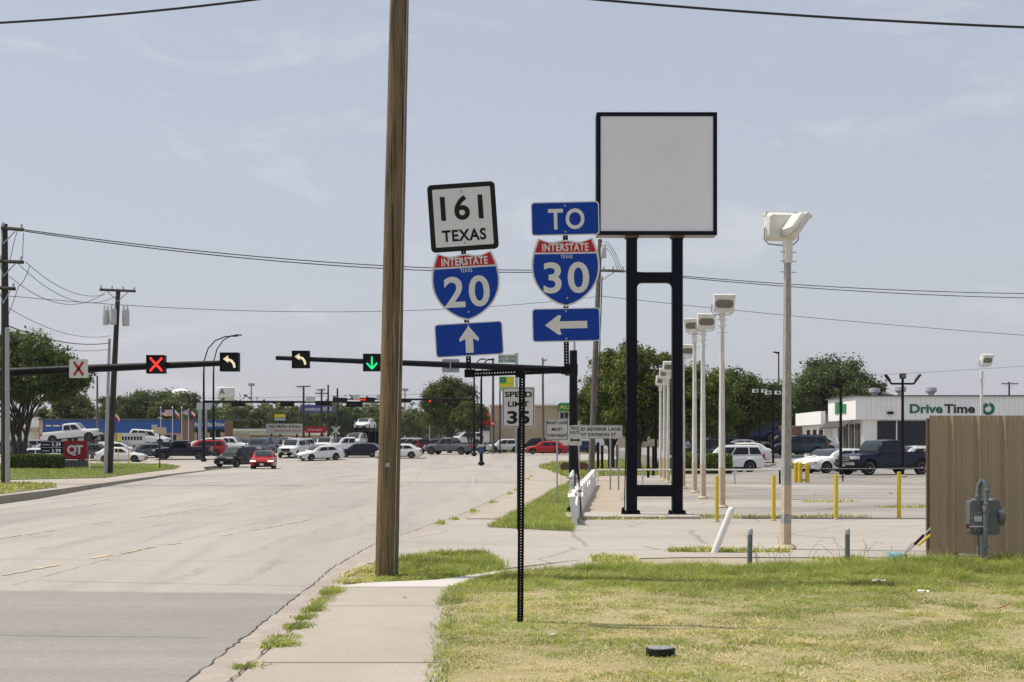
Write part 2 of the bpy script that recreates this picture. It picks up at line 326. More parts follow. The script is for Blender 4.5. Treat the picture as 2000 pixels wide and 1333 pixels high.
paint('lane_line', [(-9.2, 24), (-8.6, 32), (-8.2, 42), (-8.4, 60), (-9.4, 90)], .045, 'faded_yellow', 2)
paint('lane_line', [(-4.5, 52), (-5.0, 75), (-7.4, 118)], .06, 'faded_yellow', 3)
paint('lane_line', [(-1.6, 58), (-2.2, 80), (-4.0, 120)], .07, 'faded_white', 4)
paint('lane_line', [(-12.0, 40), (-12.8, 60), (-14.5, 100)], .05, 'faded_white', 5)
for k, (x0, y0, x1, y1, w) in enumerate([(-4.4, 17.7, -2.6, 46, .16), (-3.5, 17.7, -1.9, 46, .16), (-8.9, 17.7, -7.4, 50, .18), (-7.7, 17.7, -6.4, 50, .18), (-12.6, 22, -11.6, 52, .2), (-15.0, 128, -10.5, 103, .5), (-6.5, 55, -7.8, 96, .25)]):
    g = random.Random(k); m = MB(); n = 60; vs = []
    for i in range(n+1):
        f = i/n; x = x0+(x1-x0)*f+.06*math.sin(i*.7+k); y = y0+(y1-y0)*f; ww = w*g.uniform(.5, 1); vs += [(x-ww, y, road_h(y)+.0065), (x+ww, y, road_h(y)+.0065)]
    m.add(vs, [(2*i, 2*i+1, 2*i+3, 2*i+2) for i in range(n)]); struct(m.build('tyre_track', 'tyre_mark'))
# right bank: soil under everything, then lot, driveway, sidewalks
bank = struct(drape('right_bank', KERB+[(95, 90), (95, -6)], 'dirt', 0, h, .3))
struct(drape('parking_lot', [(2.6, 31.5), (60, 31.5), (60, 93), (9.2, 93), (5.0, 60), (3.4, 45)], 'lot_asphalt', .006, h, 0))
struct(drape('driveway', [(-2.0, 19.6), (-1.92, 23.5), (-1.38, 29), (-1.2, 31), (2.0, 30.8), (3.2, 31.1), (40, 31.2), (40, 20.3), (2.5, 20.6), (1.0, 20.2), (-.2, 18.6)], 'driveway', .012, h, 0))
struct(drape('upper_lot', [(11.5, 92), (160, 92), (160, 420), (11.5, 420), (11.0, 150)], 'lot_dark', 0, lambda y: pl(KR, y), 1.4))
struct(drape('service_road', [(10.2, 78), (60, 74), (60, 91.8), (12, 91.8)], 'lot_dark', .012, h, 0))
sw = link('sidewalk', None); sw['kind'] = 'structure'
def swx(y, e): return (-1.92 if y < 13 else -1.92-.035*(y-13)) if e == 0 else (-.447 if y < 9.8 else -.447-.032*(y-9.8))
ed = [16.22, 14.36, 12.5, 10.62, 8.8, 7.0, 5.2]
for a, b in zip(ed, ed[1:]):
    m = MB(); z = random.uniform(-.003, .003)
    m.slab([(swx(b, 0), b+.008), (swx(b, 1), b+.008), (swx(a, 1), a-.008), (swx(a, 0), a-.008)], -.1, .020+z); m.build('slab', 'sidewalk', sw)
m = MB(); m.slab([(swx(16.24, 0), 16.24), (swx(16.24, 1), 16.24), (.0-.24, 17.7), (-.15, 18.35), (-.9, 17.1), (-1.72, 16.75)], -.1, .022); m.build('slab', 'new_concrete', sw)
m = MB(); m.slab([(-.24, 17.7), (1.05, 18.9), (1.15, 20.3), (-.15, 18.37)], -.1, .020); m.build('slab', 'sidewalk', sw)
SWF = [(-1.0, 31.2), (-.45, 38), (.15, 50), (.9, 70), (1.9, 104)]
for i, (a, b) in enumerate(zip(SWF, SWF[1:])):
    n = 5
    for k in range(n):
        t0, t1 = k/n, (k+.985)/n; p = [(a[0]+(b[0]-a[0])*t, a[1]+(b[1]-a[1])*t) for t in (t0, t1)]
        wd = 1.5
        o = drape('slab', [p[0], (p[0][0]+wd, p[0][1]), (p[1][0]+wd, p[1][1]), p[1]], 'sidewalk', .02, h, .1, [80, 100]); o.parent = sw
# left bank
LB = [G(-420, 1012), G(0, 969), G(120, 955), G(290, 932), G(402, 918.5), G(396, 911), G(345, 903), G(120, 901), G(-420, 905)]
struct(drape('left_bank', LB, 'sidewalk', .0, h, .3))
struct(drape('left_lot', [(-150, 99), (-33, 99), (-25.5, 112), (-26.5, 128.5), (-30, 170), (-40, 195), (-170, 195)], 'road_concrete', -.05, h, .3))
lawnL1 = [G(-420, 1004), G(0, 966), G(112, 952), G(100, 946), G(0, 944), G(-420, 960)]
lawnL2 = [G(-300, 938), G(20, 938), G(205, 934), G(340, 917), G(352, 911), G(325, 906.5), G(120, 905), G(-300, 908)]
struct(drape('lawn', lawnL1, 'turf', .03, h, .1)); struct(drape('lawn', lawnL2, 'turf_green', .03, h, .1))
islandR = [(-1.98, 16.75), (-1.7, 16.8), (-.92, 17.2), (-.2, 18.35), (-.2, 19.4), (-.5, 21.2), (-1.15, 20.9), (-1.75, 19.0), (-2.0, 18.2)]
lawn = [(-.44, -2), (-.44, 9.8), (-.6, 14.5), (-.63, 16.3), (-.22, 17.62), (1.05, 18.8), (2.1, 18.9), (3.2, 18.8), (4.0, 18.95), (5.6, 19.4), (14, 19.9), (14, -2)]
verge = [G(955, 1031), G(1118, 1040), G(1124, 1005), G(1121, 965), G(1113, 944), G(1085, 957), G(1030, 990)]
verge2 = [G(1052, 910), G(1085, 925), G(1125, 938), G(1175, 930), G(1330, 928), G(1330, 901), G(1240, 897), G(1080, 903)]
struct(drape('lawn', islandR, 'turf', .024, h, .1)); struct(drape('lawn', lawn, 'turf', .024, h, .1)); struct(drape('lawn', verge, 'turf_green', .03, h, .1)); struct(drape('lawn', verge2, 'turf_green', .03, h, .1))
struct(drape('lawn', [(3.0, 170), (40, 172), (40, 176), (3.0, 174)], 'turf', .03, h, .3))
# ------------------------------------------------------------------ grass blades
def inpoly(P, poly):
    x, y = P[:, 0], P[:, 1]; r = np.zeros(len(P), bool); n = len(poly)
    for i in range(n):
        (x0, y0), (x1, y1) = poly[i], poly[(i+1) % n]
        if y0 == y1: continue
        c = ((y0 > y) != (y1 > y)) & (x < (x1-x0)*(y-y0)/(y1-y0)+x0); r ^= c
    return r
rng = np.random.default_rng(11)
def vnoise(P, s, seed):
    g = np.random.default_rng(seed).random((64, 64)); q = P*s; i = np.floor(q).astype(int); f = q-i; f = f*f*(3-2*f)
    def v(a, b): return g[(i[:, 0]+a) % 64, (i[:, 1]+b) % 64]
    return (v(0, 0)*(1-f[:, 0])+v(1, 0)*f[:, 0])*(1-f[:, 1])+(v(0, 1)*(1-f[:, 0])+v(1, 1)*f[:, 0])*f[:, 1]
def hv(y): return np.interp(y, [a for a, _ in KN], [b for _, b in KN])
def grass(name, label, polys, n, height, width, dry, z=.02, hfun=None, wild=.6, lean=.8, jit=.035):
    Ps = []
    for poly, share in polys:
        xs = [p[0] for p in poly]; ys = [p[1] for p in poly]; k = int(n*share); P = np.empty((0, 2)); tries = 0
        while len(P) < k and tries < 60:
            Q = rng.random((k*2, 2))*[max(xs)-min(xs), max(ys)-min(ys)]+[min(xs), min(ys)]
            P = np.vstack([P, Q[inpoly(Q, poly)]]); tries += 1
        Ps.append(P[:k])
    P = np.vstack(Ps); N = len(P); P = P+rng.normal(size=P.shape)*jit; cl_ = vnoise(P, 16, 31)*.6+vnoise(P, 33, 32)*.4
    d = dry(P) if callable(dry) else np.full(N, dry)
    H = height*(1-wild+2*wild*rng.random(N))*(hfun(P) if hfun else 1)*np.where(d > .5, .85, 1)
    H *= (.55+.9*vnoise(P, 3.1, 5))*(.45+1.1*cl_)
    isdry = rng.random(N)*.55+.45*vnoise(P, 9, 41) < d*.93
    a = rng.random(N)*2*PI; ln = H*lean*rng.random(N); ln = np.where(isdry, .03+ln*2.2, ln); H = np.where(isdry, H*.85, H)
    dx, dy = np.cos(a)*ln, np.sin(a)*ln; wx, wy = -np.sin(a)*width*(.6+.8*rng.random(N)), np.cos(a)*width
    b0 = np.c_[P[:, 0], P[:, 1], hv(P[:, 1])+z-.01]
    V = np.empty((N, 5, 3)); wv = np.c_[wx, wy, np.zeros(N)]
    V[:, 0] = b0-wv; V[:, 1] = b0+wv
    mid = b0+np.c_[dx*.35, dy*.35, H*.6]; V[:, 2] = mid+wv*.7; V[:, 3] = mid-wv*.7
    V[:, 4] = b0+np.c_[dx, dy, H]
    t = np.clip(.35*rng.random(N)+1.5*(cl_-.28), 0, 1)[:, None]; t2 = vnoise(P, 1.7, 9)[:, None]
    gr = np.array([.12, .175, .036])*(1-t)+np.array([.40, .43, .14])*t; gr = gr*(.75+.5*t2)
    br = np.array([.50, .40, .21])*(1-t)+np.array([.88, .77, .52])*t
    C = np.where(isdry[:, None], br, gr); C4 = np.repeat(np.c_[C, np.ones(N)], 5, 0)
    me = bpy.data.meshes.new(name); me.vertices.add(N*5); me.vertices.foreach_set('co', V.ravel())
    base = (np.arange(N)*5)[:, None]; li = np.hstack([base+[0, 1, 2, 3], base+[3, 2, 4]]).ravel()
    me.loops.add(N*7); me.loops.foreach_set('vertex_index', li); me.polygons.add(N*2)
    ls = np.arange(N)[:, None]*7+[0, 4]; me.polygons.foreach_set('loop_start', ls.ravel()); me.polygons.foreach_set('loop_total', np.tile([4, 3], N))
    at_ = me.color_attributes.new('Col', 'FLOAT_COLOR', 'POINT'); at_.data.foreach_set('color', C4.ravel().astype(np.float32))
    me.update(); me.materials.append(MATS['blade']); o = stuff(link(name, me)); o['label'] = label; o['category'] = 'grass'; return o
def dryl(P):
    q = vnoise(P, .8, 21)*.6+vnoise(P, 2.4, 22)*.4; near = np.clip((16.5-P[:, 1])/6, 0, 1); rt = np.clip((P[:, 0]+.2)/4.5, 0, 1)
    return np.clip(.13+(q-.42)*1.2*(.35+.65*near)+.34*near*rt+.16*near, .05, .85)
def hl(P): return 1+np.clip((P[:, 1]-15.2)/3.2, 0, 1)*1.2+np.clip((P[:, 1]-17.4)/1.6, 0, 1)*np.clip((P[:, 0]-1.5)/3, .15, 1)*1.5
vis = [(-.44, 8.2), (-.44, 9.8), (-.6, 14.5), (-.63, 16.3), (-.22, 17.62), (1.05, 18.8), (2.1, 18.9), (3.2, 18.8), (4.0, 18.95), (5.6, 19.4), (8.6, 19.9), (8.6, 8.2)]
grass('lawn_grass', 'patchy green and straw-dry lawn right of the sidewalk', [(vis, 1)], 420000, .026, .0042, dryl, hfun=hl, lean=2.3)
def edgeP(pts, wd): return strip(pts, wd)
grass('verge_grass', 'green grass around the wooden pole and by the white picket fence', [(islandR, .5), (verge, .5)], 80000, .055, .0055, lambda P: np.clip(.16+.34*(P[:, 0] < -1.6)*(P[:, 1] < 22)+.1*(vnoise(P, 1, 3)-.5), 0, 1), wild=.7, lean=1.3, jit=.07, hfun=lambda P: .35+.75*np.clip(np.hypot(P[:, 0]+1.55, (P[:, 1]-17.2)*.7)/1.1-.1, 0, 1))
def blob(cx, cy, rx, ry, seed): g = random.Random(seed); return [(cx+rx*(.6+.55*g.random())*math.cos(2*PI*k/11), cy+ry*(.6+.55*g.random())*math.sin(2*PI*k/11)) for k in range(11)]
wd = [(blob(-1.93, 10.45, .10, .13, 1), .03), (blob(-1.88, 11.55, .14, .18, 2), .13), (blob(-1.90, 12.0, .13, .16, 3), .07), (blob(-1.92, 12.75, .10, .30, 4), .13), (blob(-1.95, 13.4, .07, .25, 5), .10), (blob(-1.96, 14.1, .07, .40, 6), .13), (blob(-1.98, 14.9, .10, .45, 7), .13), (blob(-2.0, 15.8, .11, .60, 8), .28)]
grass('kerb_weeds', 'weeds growing in the joint between kerb and sidewalk', wd, 5200, .028, .005, .25, lean=2.6)
eg = [[(-.53, 8.5), (-.42, 8.5), (-.55, 14.5), (-.7, 14.4)], [(-.72, 14.4), (-.5, 14.4), (-.55, 16.3), (-.74, 16.2)], [(-.7, 16.2), (-.5, 16.2), (.1, 17.8), (-.3, 17.75)]]
grass('edge_grass', 'runners of lawn grass creeping over the sidewalk edge', [(p, .33) for p in eg], 6500, .036, .004, .28, lean=2.2)
grass('lot_weeds', 'tufts of dry weeds in the cracks of the driveway and lot', [(blob(1.4, 20.0, .32, 1.0, 77), .2), ([(2.4, 21.6), (4.2, 21.5), (4.2, 21.9), (2.4, 21.9)], .22), ([(4.3, 20.0), (5.0, 20.0), (5.0, 20.3), (4.3, 20.3)], .06), ([(3.6, 31.3), (8.0, 31.6), (8.0, 32.4), (3.6, 32.6)], .2), ([(1.5, 30.9), (3.4, 30.9), (3.4, 31.4), (1.6, 31.5)], .1), ([(8.3, 40), (9.8, 40), (9.8, 41), (8.3, 41)], .06), ([(9.5, 36.5), (11, 36.5), (11, 37.2), (9.5, 37.2)], .06)]+[(blob(x, y, .10, ry, int(y*7)), .022) for x, y, ry in ((-1.45, 29.3, .5), (-1.25, 31, .35), (-.95, 34.5, .7), (-.55, 40, .8), (-.1, 47, .9), (.15, 51, .8), (.4, 58, 1.2), (.75, 68, 1.5), (1.0, 74, 1.2))], 9000, .05, .007, .45)
grass('far_lawn_grass', 'mown green lawn by the red price sign', [(lawnL2, .75), (lawnL1, .25)], 52000, .07, .026, lambda P: np.where(P[:, 1] < 68, .32, .06))
grass('corner_grass', 'green grass on the street corner behind the hydrant', [(verge2, 1)], 20000, .12, .03, .3)
m = MB()
for i in range(46):                                    # tall stems along the back of the lawn
    x = random.uniform(3.2, 8.2); y = random.uniform(18.3, 19.4); t = random.uniform(.25, .55); a = random.uniform(-.2, .2)
    m.tube([(x, y, 0), (x+a*.4, y, t*.6), (x+a*1.3, y-.03, t), (x+a*2.2, y-.04, t*.93)], [.003, .0025, .002, .001], 4)
o = stuff(m.build('tall_grass_stems', M('straw', (.20, .19, .07), .8))); o['label'] = 'tall seed stems standing along the back edge of the lawn'; o['category'] = 'grass'
# ------------------------------------------------------------------ trees
def crown_mesh(name, rad, zc, seed, nleaf, ls, cols, nclump=46, flat=.25):
    nclump = int(nclump*1.9)
    g = np.random.default_rng(seed); D = g.normal(size=(nclump, 3)); D /= np.linalg.norm(D, axis=1)[:, None]
    D[:, 2] = np.where(D[:, 2] < -flat, -flat*g.random(nclump), D[:, 2])
    rr = (.35+.6*g.random(nclump)**.6)[:, None]; C = D*rr*np.array(rad); cr = (.13+.15*g.random(nclump))*min(rad[0], rad[2]*1.25)
    which = g.integers(0, nclump, nleaf); L = g.normal(size=(nleaf, 3)); L /= np.linalg.norm(L, axis=1)[:, None]
    q = (g.random(nleaf)**.45)[:, None]*(1+.25*g.normal(size=(nleaf, 1)).clip(-1, 1.6)); P = C[which]+L*q*cr[which][:, None]*np.array([1.15, 1.15, .85]); P[:, 2] += zc
    n = L*.6+g.normal(size=(nleaf, 3))*.7+[0, 0, .45]; n /= np.linalg.norm(n, axis=1)[:, None]
    u = np.cross(n, g.normal(size=(nleaf, 3))); u /= np.linalg.norm(u, axis=1)[:, None]; v = np.cross(n, u)
    s = (ls*(.55+.9*g.random(nleaf)))[:, None]; V = np.empty((nleaf, 4, 3))
    V[:, 0] = P-u*s; V[:, 1] = P+v*s*.55; V[:, 2] = P+u*s; V[:, 3] = P-v*s*.55
    t = (.6*g.random(nclump)[which]+.4*g.random(nleaf))[:, None]; c = np.array(cols[0])*(1-t)+np.array(cols[1])*t
    me = bpy.data.meshes.new(name); me.vertices.add(nleaf*4); me.vertices.foreach_set('co', V.ravel()); me.loops.add(nleaf*4); me.loops.foreach_set('vertex_index', np.arange(nleaf*4))
    me.polygons.add(nleaf); me.polygons.foreach_set('loop_start', np.arange(nleaf)*4); me.polygons.foreach_set('loop_total', np.full(nleaf, 4))
    at_ = me.color_attributes.new('Col', 'FLOAT_COLOR', 'POINT'); at_.data.foreach_set('color', np.repeat(np.c_[c, np.ones(nleaf)], 4, 0).ravel().astype(np.float32))
    me.update(); me.materials.append(MATS['leaf']); return me, C+[0, 0, zc]
def tree(label, loc, ht, wide, cz0, seed, nleaf=14000, ls=.2, cols=((.030, .048, .014), (.075, .10, .028)), tr=.22, group=None, nclump=46, stems=1, deep=None, flat=.75):
    g = random.Random(seed); rz = (ht-cz0)/2; zc = cz0+rz
    t = thing('tree', label, 'tree', loc, 0, group)
    me, C = crown_mesh('crown', (wide/2*.9, (deep or wide)/2*.9, rz*.92), zc, seed, nleaf, ls, cols, nclump, flat); link('crown', me, t)
    b = MB()
    for s in range(stems):
        ox = (s-(stems-1)/2)*tr*1.6; top = Vector((ox*3+g.uniform(-.2, .2), g.uniform(-.2, .2), cz0+rz*.35))
        b.tube([(ox, 0, -.35), (ox, 0, .15), (ox*1.3, .05, cz0*.5), (ox*1.8+g.uniform(-.1, .1), 0, cz0*.9), top], [tr*1.5, tr*1.1, tr*.9, tr*.8, tr*.45], 9)
        for i in range(0, len(C), max(1, len(C)//10)):
            e = Vector(C[i]); st = Vector((ox*1.8, 0, cz0*g.uniform(.6, 1.0))); mid = st.lerp(e, .5)+Vector((0, 0, .35)); b.tube([st, mid, e], [tr*.42, tr*.28, tr*.1], 6)
    b.build('trunk', 'bark', t); return t
GRN = ((.030, .054, .013), (.15, .19, .044)); DK = ((.028, .050, .014), (.125, .165, .042)); LT = ((.05, .075, .018), (.13, .15, .040))
tree('broad spreading shade tree behind the left utility pole and hedge', at(38, 113), 11.0, 11.8, 3.5, 3, 62000, .135, ((.032, .060, .013), (.15, .20, .042)), .2, stems=3, nclump=66, flat=.55)
tree('tall dense green tree behind the blank sign posts', at(1245, 92, off=.05), 8.9, 6.6, 1.5, 5, 46000, .095, ((.036, .062, .011), (.205, .23, .042)), .26, nclump=60)
tree('green tree beside the brown utility pole, left of the tall dense one', at(1195, 104, off=.1), 8.4, 6.2, 1.3, 6, 34000, .105, GRN, .22)
tree('round green tree behind the white lamp poles', at(1360, 100, True), 7.6, 6.2, 1.1, 15, 34000, .10, ((.036, .060, .011), (.185, .215, .042)), .2)
tree('dark spreading live oak over the right-hand car lot', at(1453, 116, True), 7.3, 8.6, 1.2, 7, 44000, .115, DK, .26, nclump=56)
tree('large round live oak left of the white showroom', at(1632, 178, True), 11.4, 15.4, 1.6, 8, 50000, .17, DK, .35, nclump=70)
tree('live oak half hidden behind the white showroom corner', at(1548, 186, True), 8.6, 10.0, 1.2, 18, 26000, .13, DK, .25)
tree('bushy tree between the two right-hand sign posts', at(1302, 104, off=.1), 7.4, 6.0, 1.0, 25, 30000, .105, GRN, .2)
tree('low bushy tree behind the row of white lamp poles', at(1408, 124, True), 6.4, 7.0, 1.0, 26, 30000, .115, DK, .2)
tree('leafy tree on the far corner behind the grey pickup', at(878, 172), 9.4, 8.2, 1.9, 9, 40000, .125, ((.034, .055, .015), (.145, .175, .048)), .25, nclump=56)
tree('small tree beside the twin black masts on the far corner', at(918, 168), 6.4, 4.8, 1.8, 10, 16000, .11, GRN, .12, stems=2)
tree('small treetop above the tan building', at(1062, 250), 7.8, 7.0, 3, 12, 6000, .25, GRN, .2)
FT = [(118, 205, 8.4, 11, 'pale bushy tree behind the dark tree trunk', LT), (175, 232, 9.2, 12, 'light green tree above the left end of the blue building', LT), (150, 300, 9.5, 14, 'grey-green tree between shade tree and steel pole', DK),
      (268, 250, 10.6, 11, 'dark tree behind the blue building, leftmost of its row', DK), (312, 255, 11.2, 13, 'tallest dark tree behind the blue building', DK), (362, 262, 10.2, 12, 'dark tree under the domed water tank', DK), (345, 225, 8.0, 10, 'mid-green tree behind the row of flags', GRN),
      (405, 280, 9.2, 13, 'tree behind the twin curved street lamps', GRN), (450, 300, 9.8, 15, 'tree below the water tower', DK), (490, 285, 8.9, 13, 'light tree right of the water tower', LT), (530, 320, 10.0, 15, 'tree behind the yellow and blue roadside sign', GRN), (575, 300, 9.0, 14, 'pale tree behind the muffler shop board', LT),
      (622, 330, 9.6, 15, 'tree behind the blue billboard', GRN), (668, 300, 9.4, 13, 'tree right of the blue billboard', DK), (715, 320, 9.4, 15, 'tree behind the car transporter', GRN), (775, 300, 8.0, 14, 'low pale tree right of the wooden pole', LT), (822, 310, 8.6, 14, 'low tree behind the red car', GRN)]
for i, (px, d, ht, w, lb, c) in enumerate(FT): tree(lb, at(px, d), ht, w, 1.6, 30+i, 11000, .22, c, .25, 'trees beyond the intersection', 34)
# distant wooded rise, one mass
def wood(name, label, x0, x1, d0, d1, n, hs, seed, ls):
    g = np.random.default_rng(seed); P = []; A = []
    nt = 240; cx = x0+(x1-x0)*g.random(nt); cy = d0+(d1-d0)*g.random(nt); hh = hs(cx, cy)*(.75+.5*g.random(nt)); k = g.integers(0, nt, n)
    L = g.normal(size=(n, 3)); L /= np.linalg.norm(L, axis=1)[:, None]; L[:, 2] = abs(L[:, 2])
    P = np.c_[cx[k], cy[k], np.full(n, .8)]+L*np.c_[hh[k]*.75, hh[k]*.75, hh[k]]*(.75+.3*g.random((n, 1)))
    nn = L+g.normal(size=(n, 3))*.6; nn /= np.linalg.norm(nn, axis=1)[:, None]; u = np.cross(nn, g.normal(size=(n, 3))); u /= np.linalg.norm(u, axis=1)[:, None]; v = np.cross(nn, u)
    s = (ls*(.6+.8*g.random(n)))[:, None]; V = np.stack([P-u*s, P+v*s*.6, P+u*s, P-v*s*.6], 1); t = (.6*g.random(nt)[k]+.4*g.random(n))[:, None]
    c = np.array([.030, .050, .020])*(1-t)+np.array([.085, .105, .040])*t
    me = bpy.data.meshes.new(name); me.vertices.add(n*4); me.vertices.foreach_set('co', V.ravel()); me.loops.add(n*4); me.loops.foreach_set('vertex_index', np.arange(n*4)); me.polygons.add(n)
    me.polygons.foreach_set('loop_start', np.arange(n)*4); me.polygons.foreach_set('loop_total', np.full(n, 4)); a = me.color_attributes.new('Col', 'FLOAT_COLOR', 'POINT'); a.data.foreach_set('color', np.repeat(np.c_[c, np.ones(n)], 4, 0).ravel().astype(np.float32))
    me.update(); me.materials.append(MATS['leaf']); o = stuff(link(name, me)); o['label'] = label; o['category'] = 'trees'; return o
wood('far_wood', 'hazy wooded rise closing off the road beyond the intersection', -300, 110, 520, 760, 60000, lambda x, y: 11+7*np.exp(-((x+70)/75)**2), 77, 1.1)
wood('distant_trees', 'low distant belt of trees along the horizon', -900, 900, 900, 1200, 50000, lambda x, y: 12+3*np.sin(x*.013), 78, 2.2)
# ------------------------------------------------------------------ foreground things
t = thing('utility_pole', 'thick leaning wooden utility pole beside the sidewalk', 'utility pole', (X(755, 17.6), 17.6, .02))
b = MB(); N = 40; vs = []; pr = random.Random(3)
pts = [(.014*z*1.62-.0, .0, z) for z in [-.3+i*.3 for i in range(N)]]
b.tube(pts, [(.143-.0036*max(0, p[2]))*(1+pr.uniform(-.012, .012)) for p in pts], 28)
for i_, v_ in enumerate(b.v):
    a_ = 2*PI*(i_ % 28)/28; f_ = 1+.018*math.sin(3*a_+v_[2]*.8)+.012*math.sin(7*a_-v_[2]*2.1)-.05*max(0, math.cos(a_-4.4-.05*v_[2]))**60-.04*max(0, math.cos(a_-5.2+.07*v_[2]))**70; c_ = .014*v_[2]*1.62; b.v[i_] = (c_+(v_[0]-c_)*f_, v_[1]*f_, v_[2])
b.build('shaft', 'pole_wood', t, ang=60)
m = MB(); m.tube([(.1+.0227*z, -.105+.0025*z, z) for z in (0, 2, 4, 6, 8, 10)], .005, 5); m.build('ground_wire', 'galv', t)
for z in (1.35, 1.75, 2.6): MB().box((-.03+.0227*z, -.148, z), (.02+.0227*z, -.138, z+.05)).build('tag', 'rust' if z > 1.4 else 'galv', t)
top = Vector((.25, 0, 11.2)); b = MB(); b.box((-1.2+.25, -.14-.06, 10.5), (1.45, -.14+.03, 10.62)); b.build('crossarm', 'pole_wood', t)
b = MB(); b.lathe([(.02, 0), (.035, .02), (.035, .10), (.015, .14)], 10, (.165, -.17, 7.26)); b.build('insulator', 'pale_grey', t)
def sag(a, c, s, n=26): return [a.lerp(c, i/n)-Vector((0, 0, s*4*(i/n)*(1-i/n))) for i in range(n+1)]
def wire(label, a, c, s, r, group='overhead wires'):
    m = MB(); P = sag(a, c, s); o = a.copy(); m.tube([p-o for p in P], r, 6); w = m.build('overhead_wire', 'cable', None, o); return tag(w, label, 'wire', group)
A0 = Vector((X(777, 17.45), 17.42, 7.346))
wire('thick black cable crossing the top left corner of the view', A0, W(-420, 55, 19.0), .165, .016)
wire('thick black cable crossing the top right corner of the view', A0, W(2500, 66, 17.2), .14, .016)
# --- perforated sign posts
def perf(mb, o, length, ax, wd=.057, hr=.0062, sp=.0254):
    n = int(length/sp); hw = wd/2; U = {'z': ((1, 0, 0), (0, 1, 0), (0, 0, 1)), 'x': ((0, 1, 0), (0, 0, 1), (1, 0, 0))}[ax]; u, v, w = [Vector(q) for q in U]; o = Vector(o)
    for a, c in ((u, v), (v, -u), (-u, -v), (-v, u)):
        for k in range(n):
            cen = o+w*(sp*(k+.5))+c*hw
            A = [cen+a*(sx*hw)+w*(sy*sp/2) for sx, sy in ((-1, -1), (1, -1), (1, 1), (-1, 1))]
            I = [cen+a*(hr*math.cos(R(22.5+45*i)))+w*(hr*math.sin(R(22.5+45*i))) for i in range(8)]
            B = [q-c*.0022 for q in I]
            mb.add(A+I+B, [(0, 1, 10, 9), (1, 2, 4, 11), (2, 3, 6, 5), (3, 0, 8, 7), (0, 9, 8), (1, 11, 10), (2, 5, 4), (3, 7, 6)]+[(4+i, 4+(i+1) % 8, 12+(i+1) % 8, 12+i) for i in range(8)])
D = 13.0; base = Vector((X(1016, D), D, .02))
asm = thing('route_sign_assembly', 'black perforated post with two columns of highway route signs', 'road sign', base)
def L(px, py): p = W(px, py, D)-base; return p.x, p.z
b = MB(); perf(b, (0, 0, -.05), 2.36, 'z'); o = b.build('post', 'black_metal', asm, ang=20); o.rotation_euler = (0, R(.45), 0)
x0, z0 = L(915, 731); x1, z1 = L(1113, 723)
b = MB(); perf(b, (0, 0, 0), x1-x0, 'x', .055); o = b.build('crossbar', 'black_metal', asm, (x0, -.02, z0), ang=20); o.rotation_euler = (0, -math.atan2(z1-z0, x1-x0), 0)
for px, py0, py1, tl in ((917, 736, 375, -2.6), (1106, 729, 402, -.5)):
    x, z = L(px, py0); b = MB(); perf(b, (0, 0, 0), (py0-py1)/F*D, 'z', .045); o = b.build('upright', 'black_metal', asm, (x, -.075, z), ang=20); o.rotation_euler = (0, R(tl), 0)
for px in (917, 1016, 1106):
    b = MB(); x, z = L(px, 730 if px < 1100 else 724); b.box((x-.045, -.055, z-.035), (x+.045, .035, z+.035)); b.cyl((x-.02, -.055, z), (x-.02, -.075, z), .011, n=6); b.cyl((x+.02, -.055, z), (x+.02, -.075, z), .011, n=6); b.build('bracket', 'black_metal', asm)
def panel(name, px, py, roll, label): x, z = L(px, py); o = link(name, None, asm, (x, -.112, z)); o.rotation_euler = (0, R(roll), 0); o['label'] = label; return o
def bolts(p, zs, x=0):
    for z in zs: m = MB(); m.cyl((x, 0, z), (x, -.008, z), .011, .009, 8); m.build('bolt', 'galv', p)
def plate(p, name, poly, y0, y1, mat): m = MB(); m.prism(poly, y0, y1); return m.build(name, mat, p)
# state route marker
def mesh_panel(name, px, py, roll, label, poly, mat):
    x, z = L(px, py); m = MB(); m.prism(poly, 0, .004); o = m.build(name, mat, asm, (x, -.112, z)); o.rotation_euler = (0, R(roll), 0); o['label'] = label; return o
p = mesh_panel('state_route_sign', 905, 428, -3.9, 'white square route sign with black border', rrect(.615, .615, .04), 'ink')
plate(p, 'white_field', rrect(.525, .525, .01), -.003, 0, 'sign_white')
text_mb('161', .385, .225, -.005, .085, -.005, .024, 1.14).build('lettering', 'ink', p); text_mb('TEXAS', .40, .108, .0, -.165, -.005, .03, 1.1).build('lettering', 'ink', p); bolts(p, (.232, -.235))
def shield(k, n=8):
    half = [(0, .474), (.06, .468), (.13, .452), (.20, .444), (.27, .455), (.335, .478), (.375, .496), (.40, .50), (.425, .44), (.455, .36), (.478, .28), (.493, .20), (.50, .11), (.497, .02), (.48, -.07), (.445, -.16), (.395, -.245), (.32, -.33), (.22, -.41), (.12, -.465), (0, -.505)]
    pts = half+[(-x, z) for x, z in half[-2:0:-1]]; return [(x*k, z*k) for x, z in pts]
def cut(poly, z, above):
    out = []
    for i in range(len(poly)):
        a, c = poly[i], poly[(i+1) % len(poly)]; ia, ic = (a[1] >= z) == above, (c[1] >= z) == above
        if ia: out.append(a)
        if ia != ic: t_ = (z-a[1])/(c[1]-a[1]); out.append((a[0]+(c[0]-a[0])*t_, z))
    return out
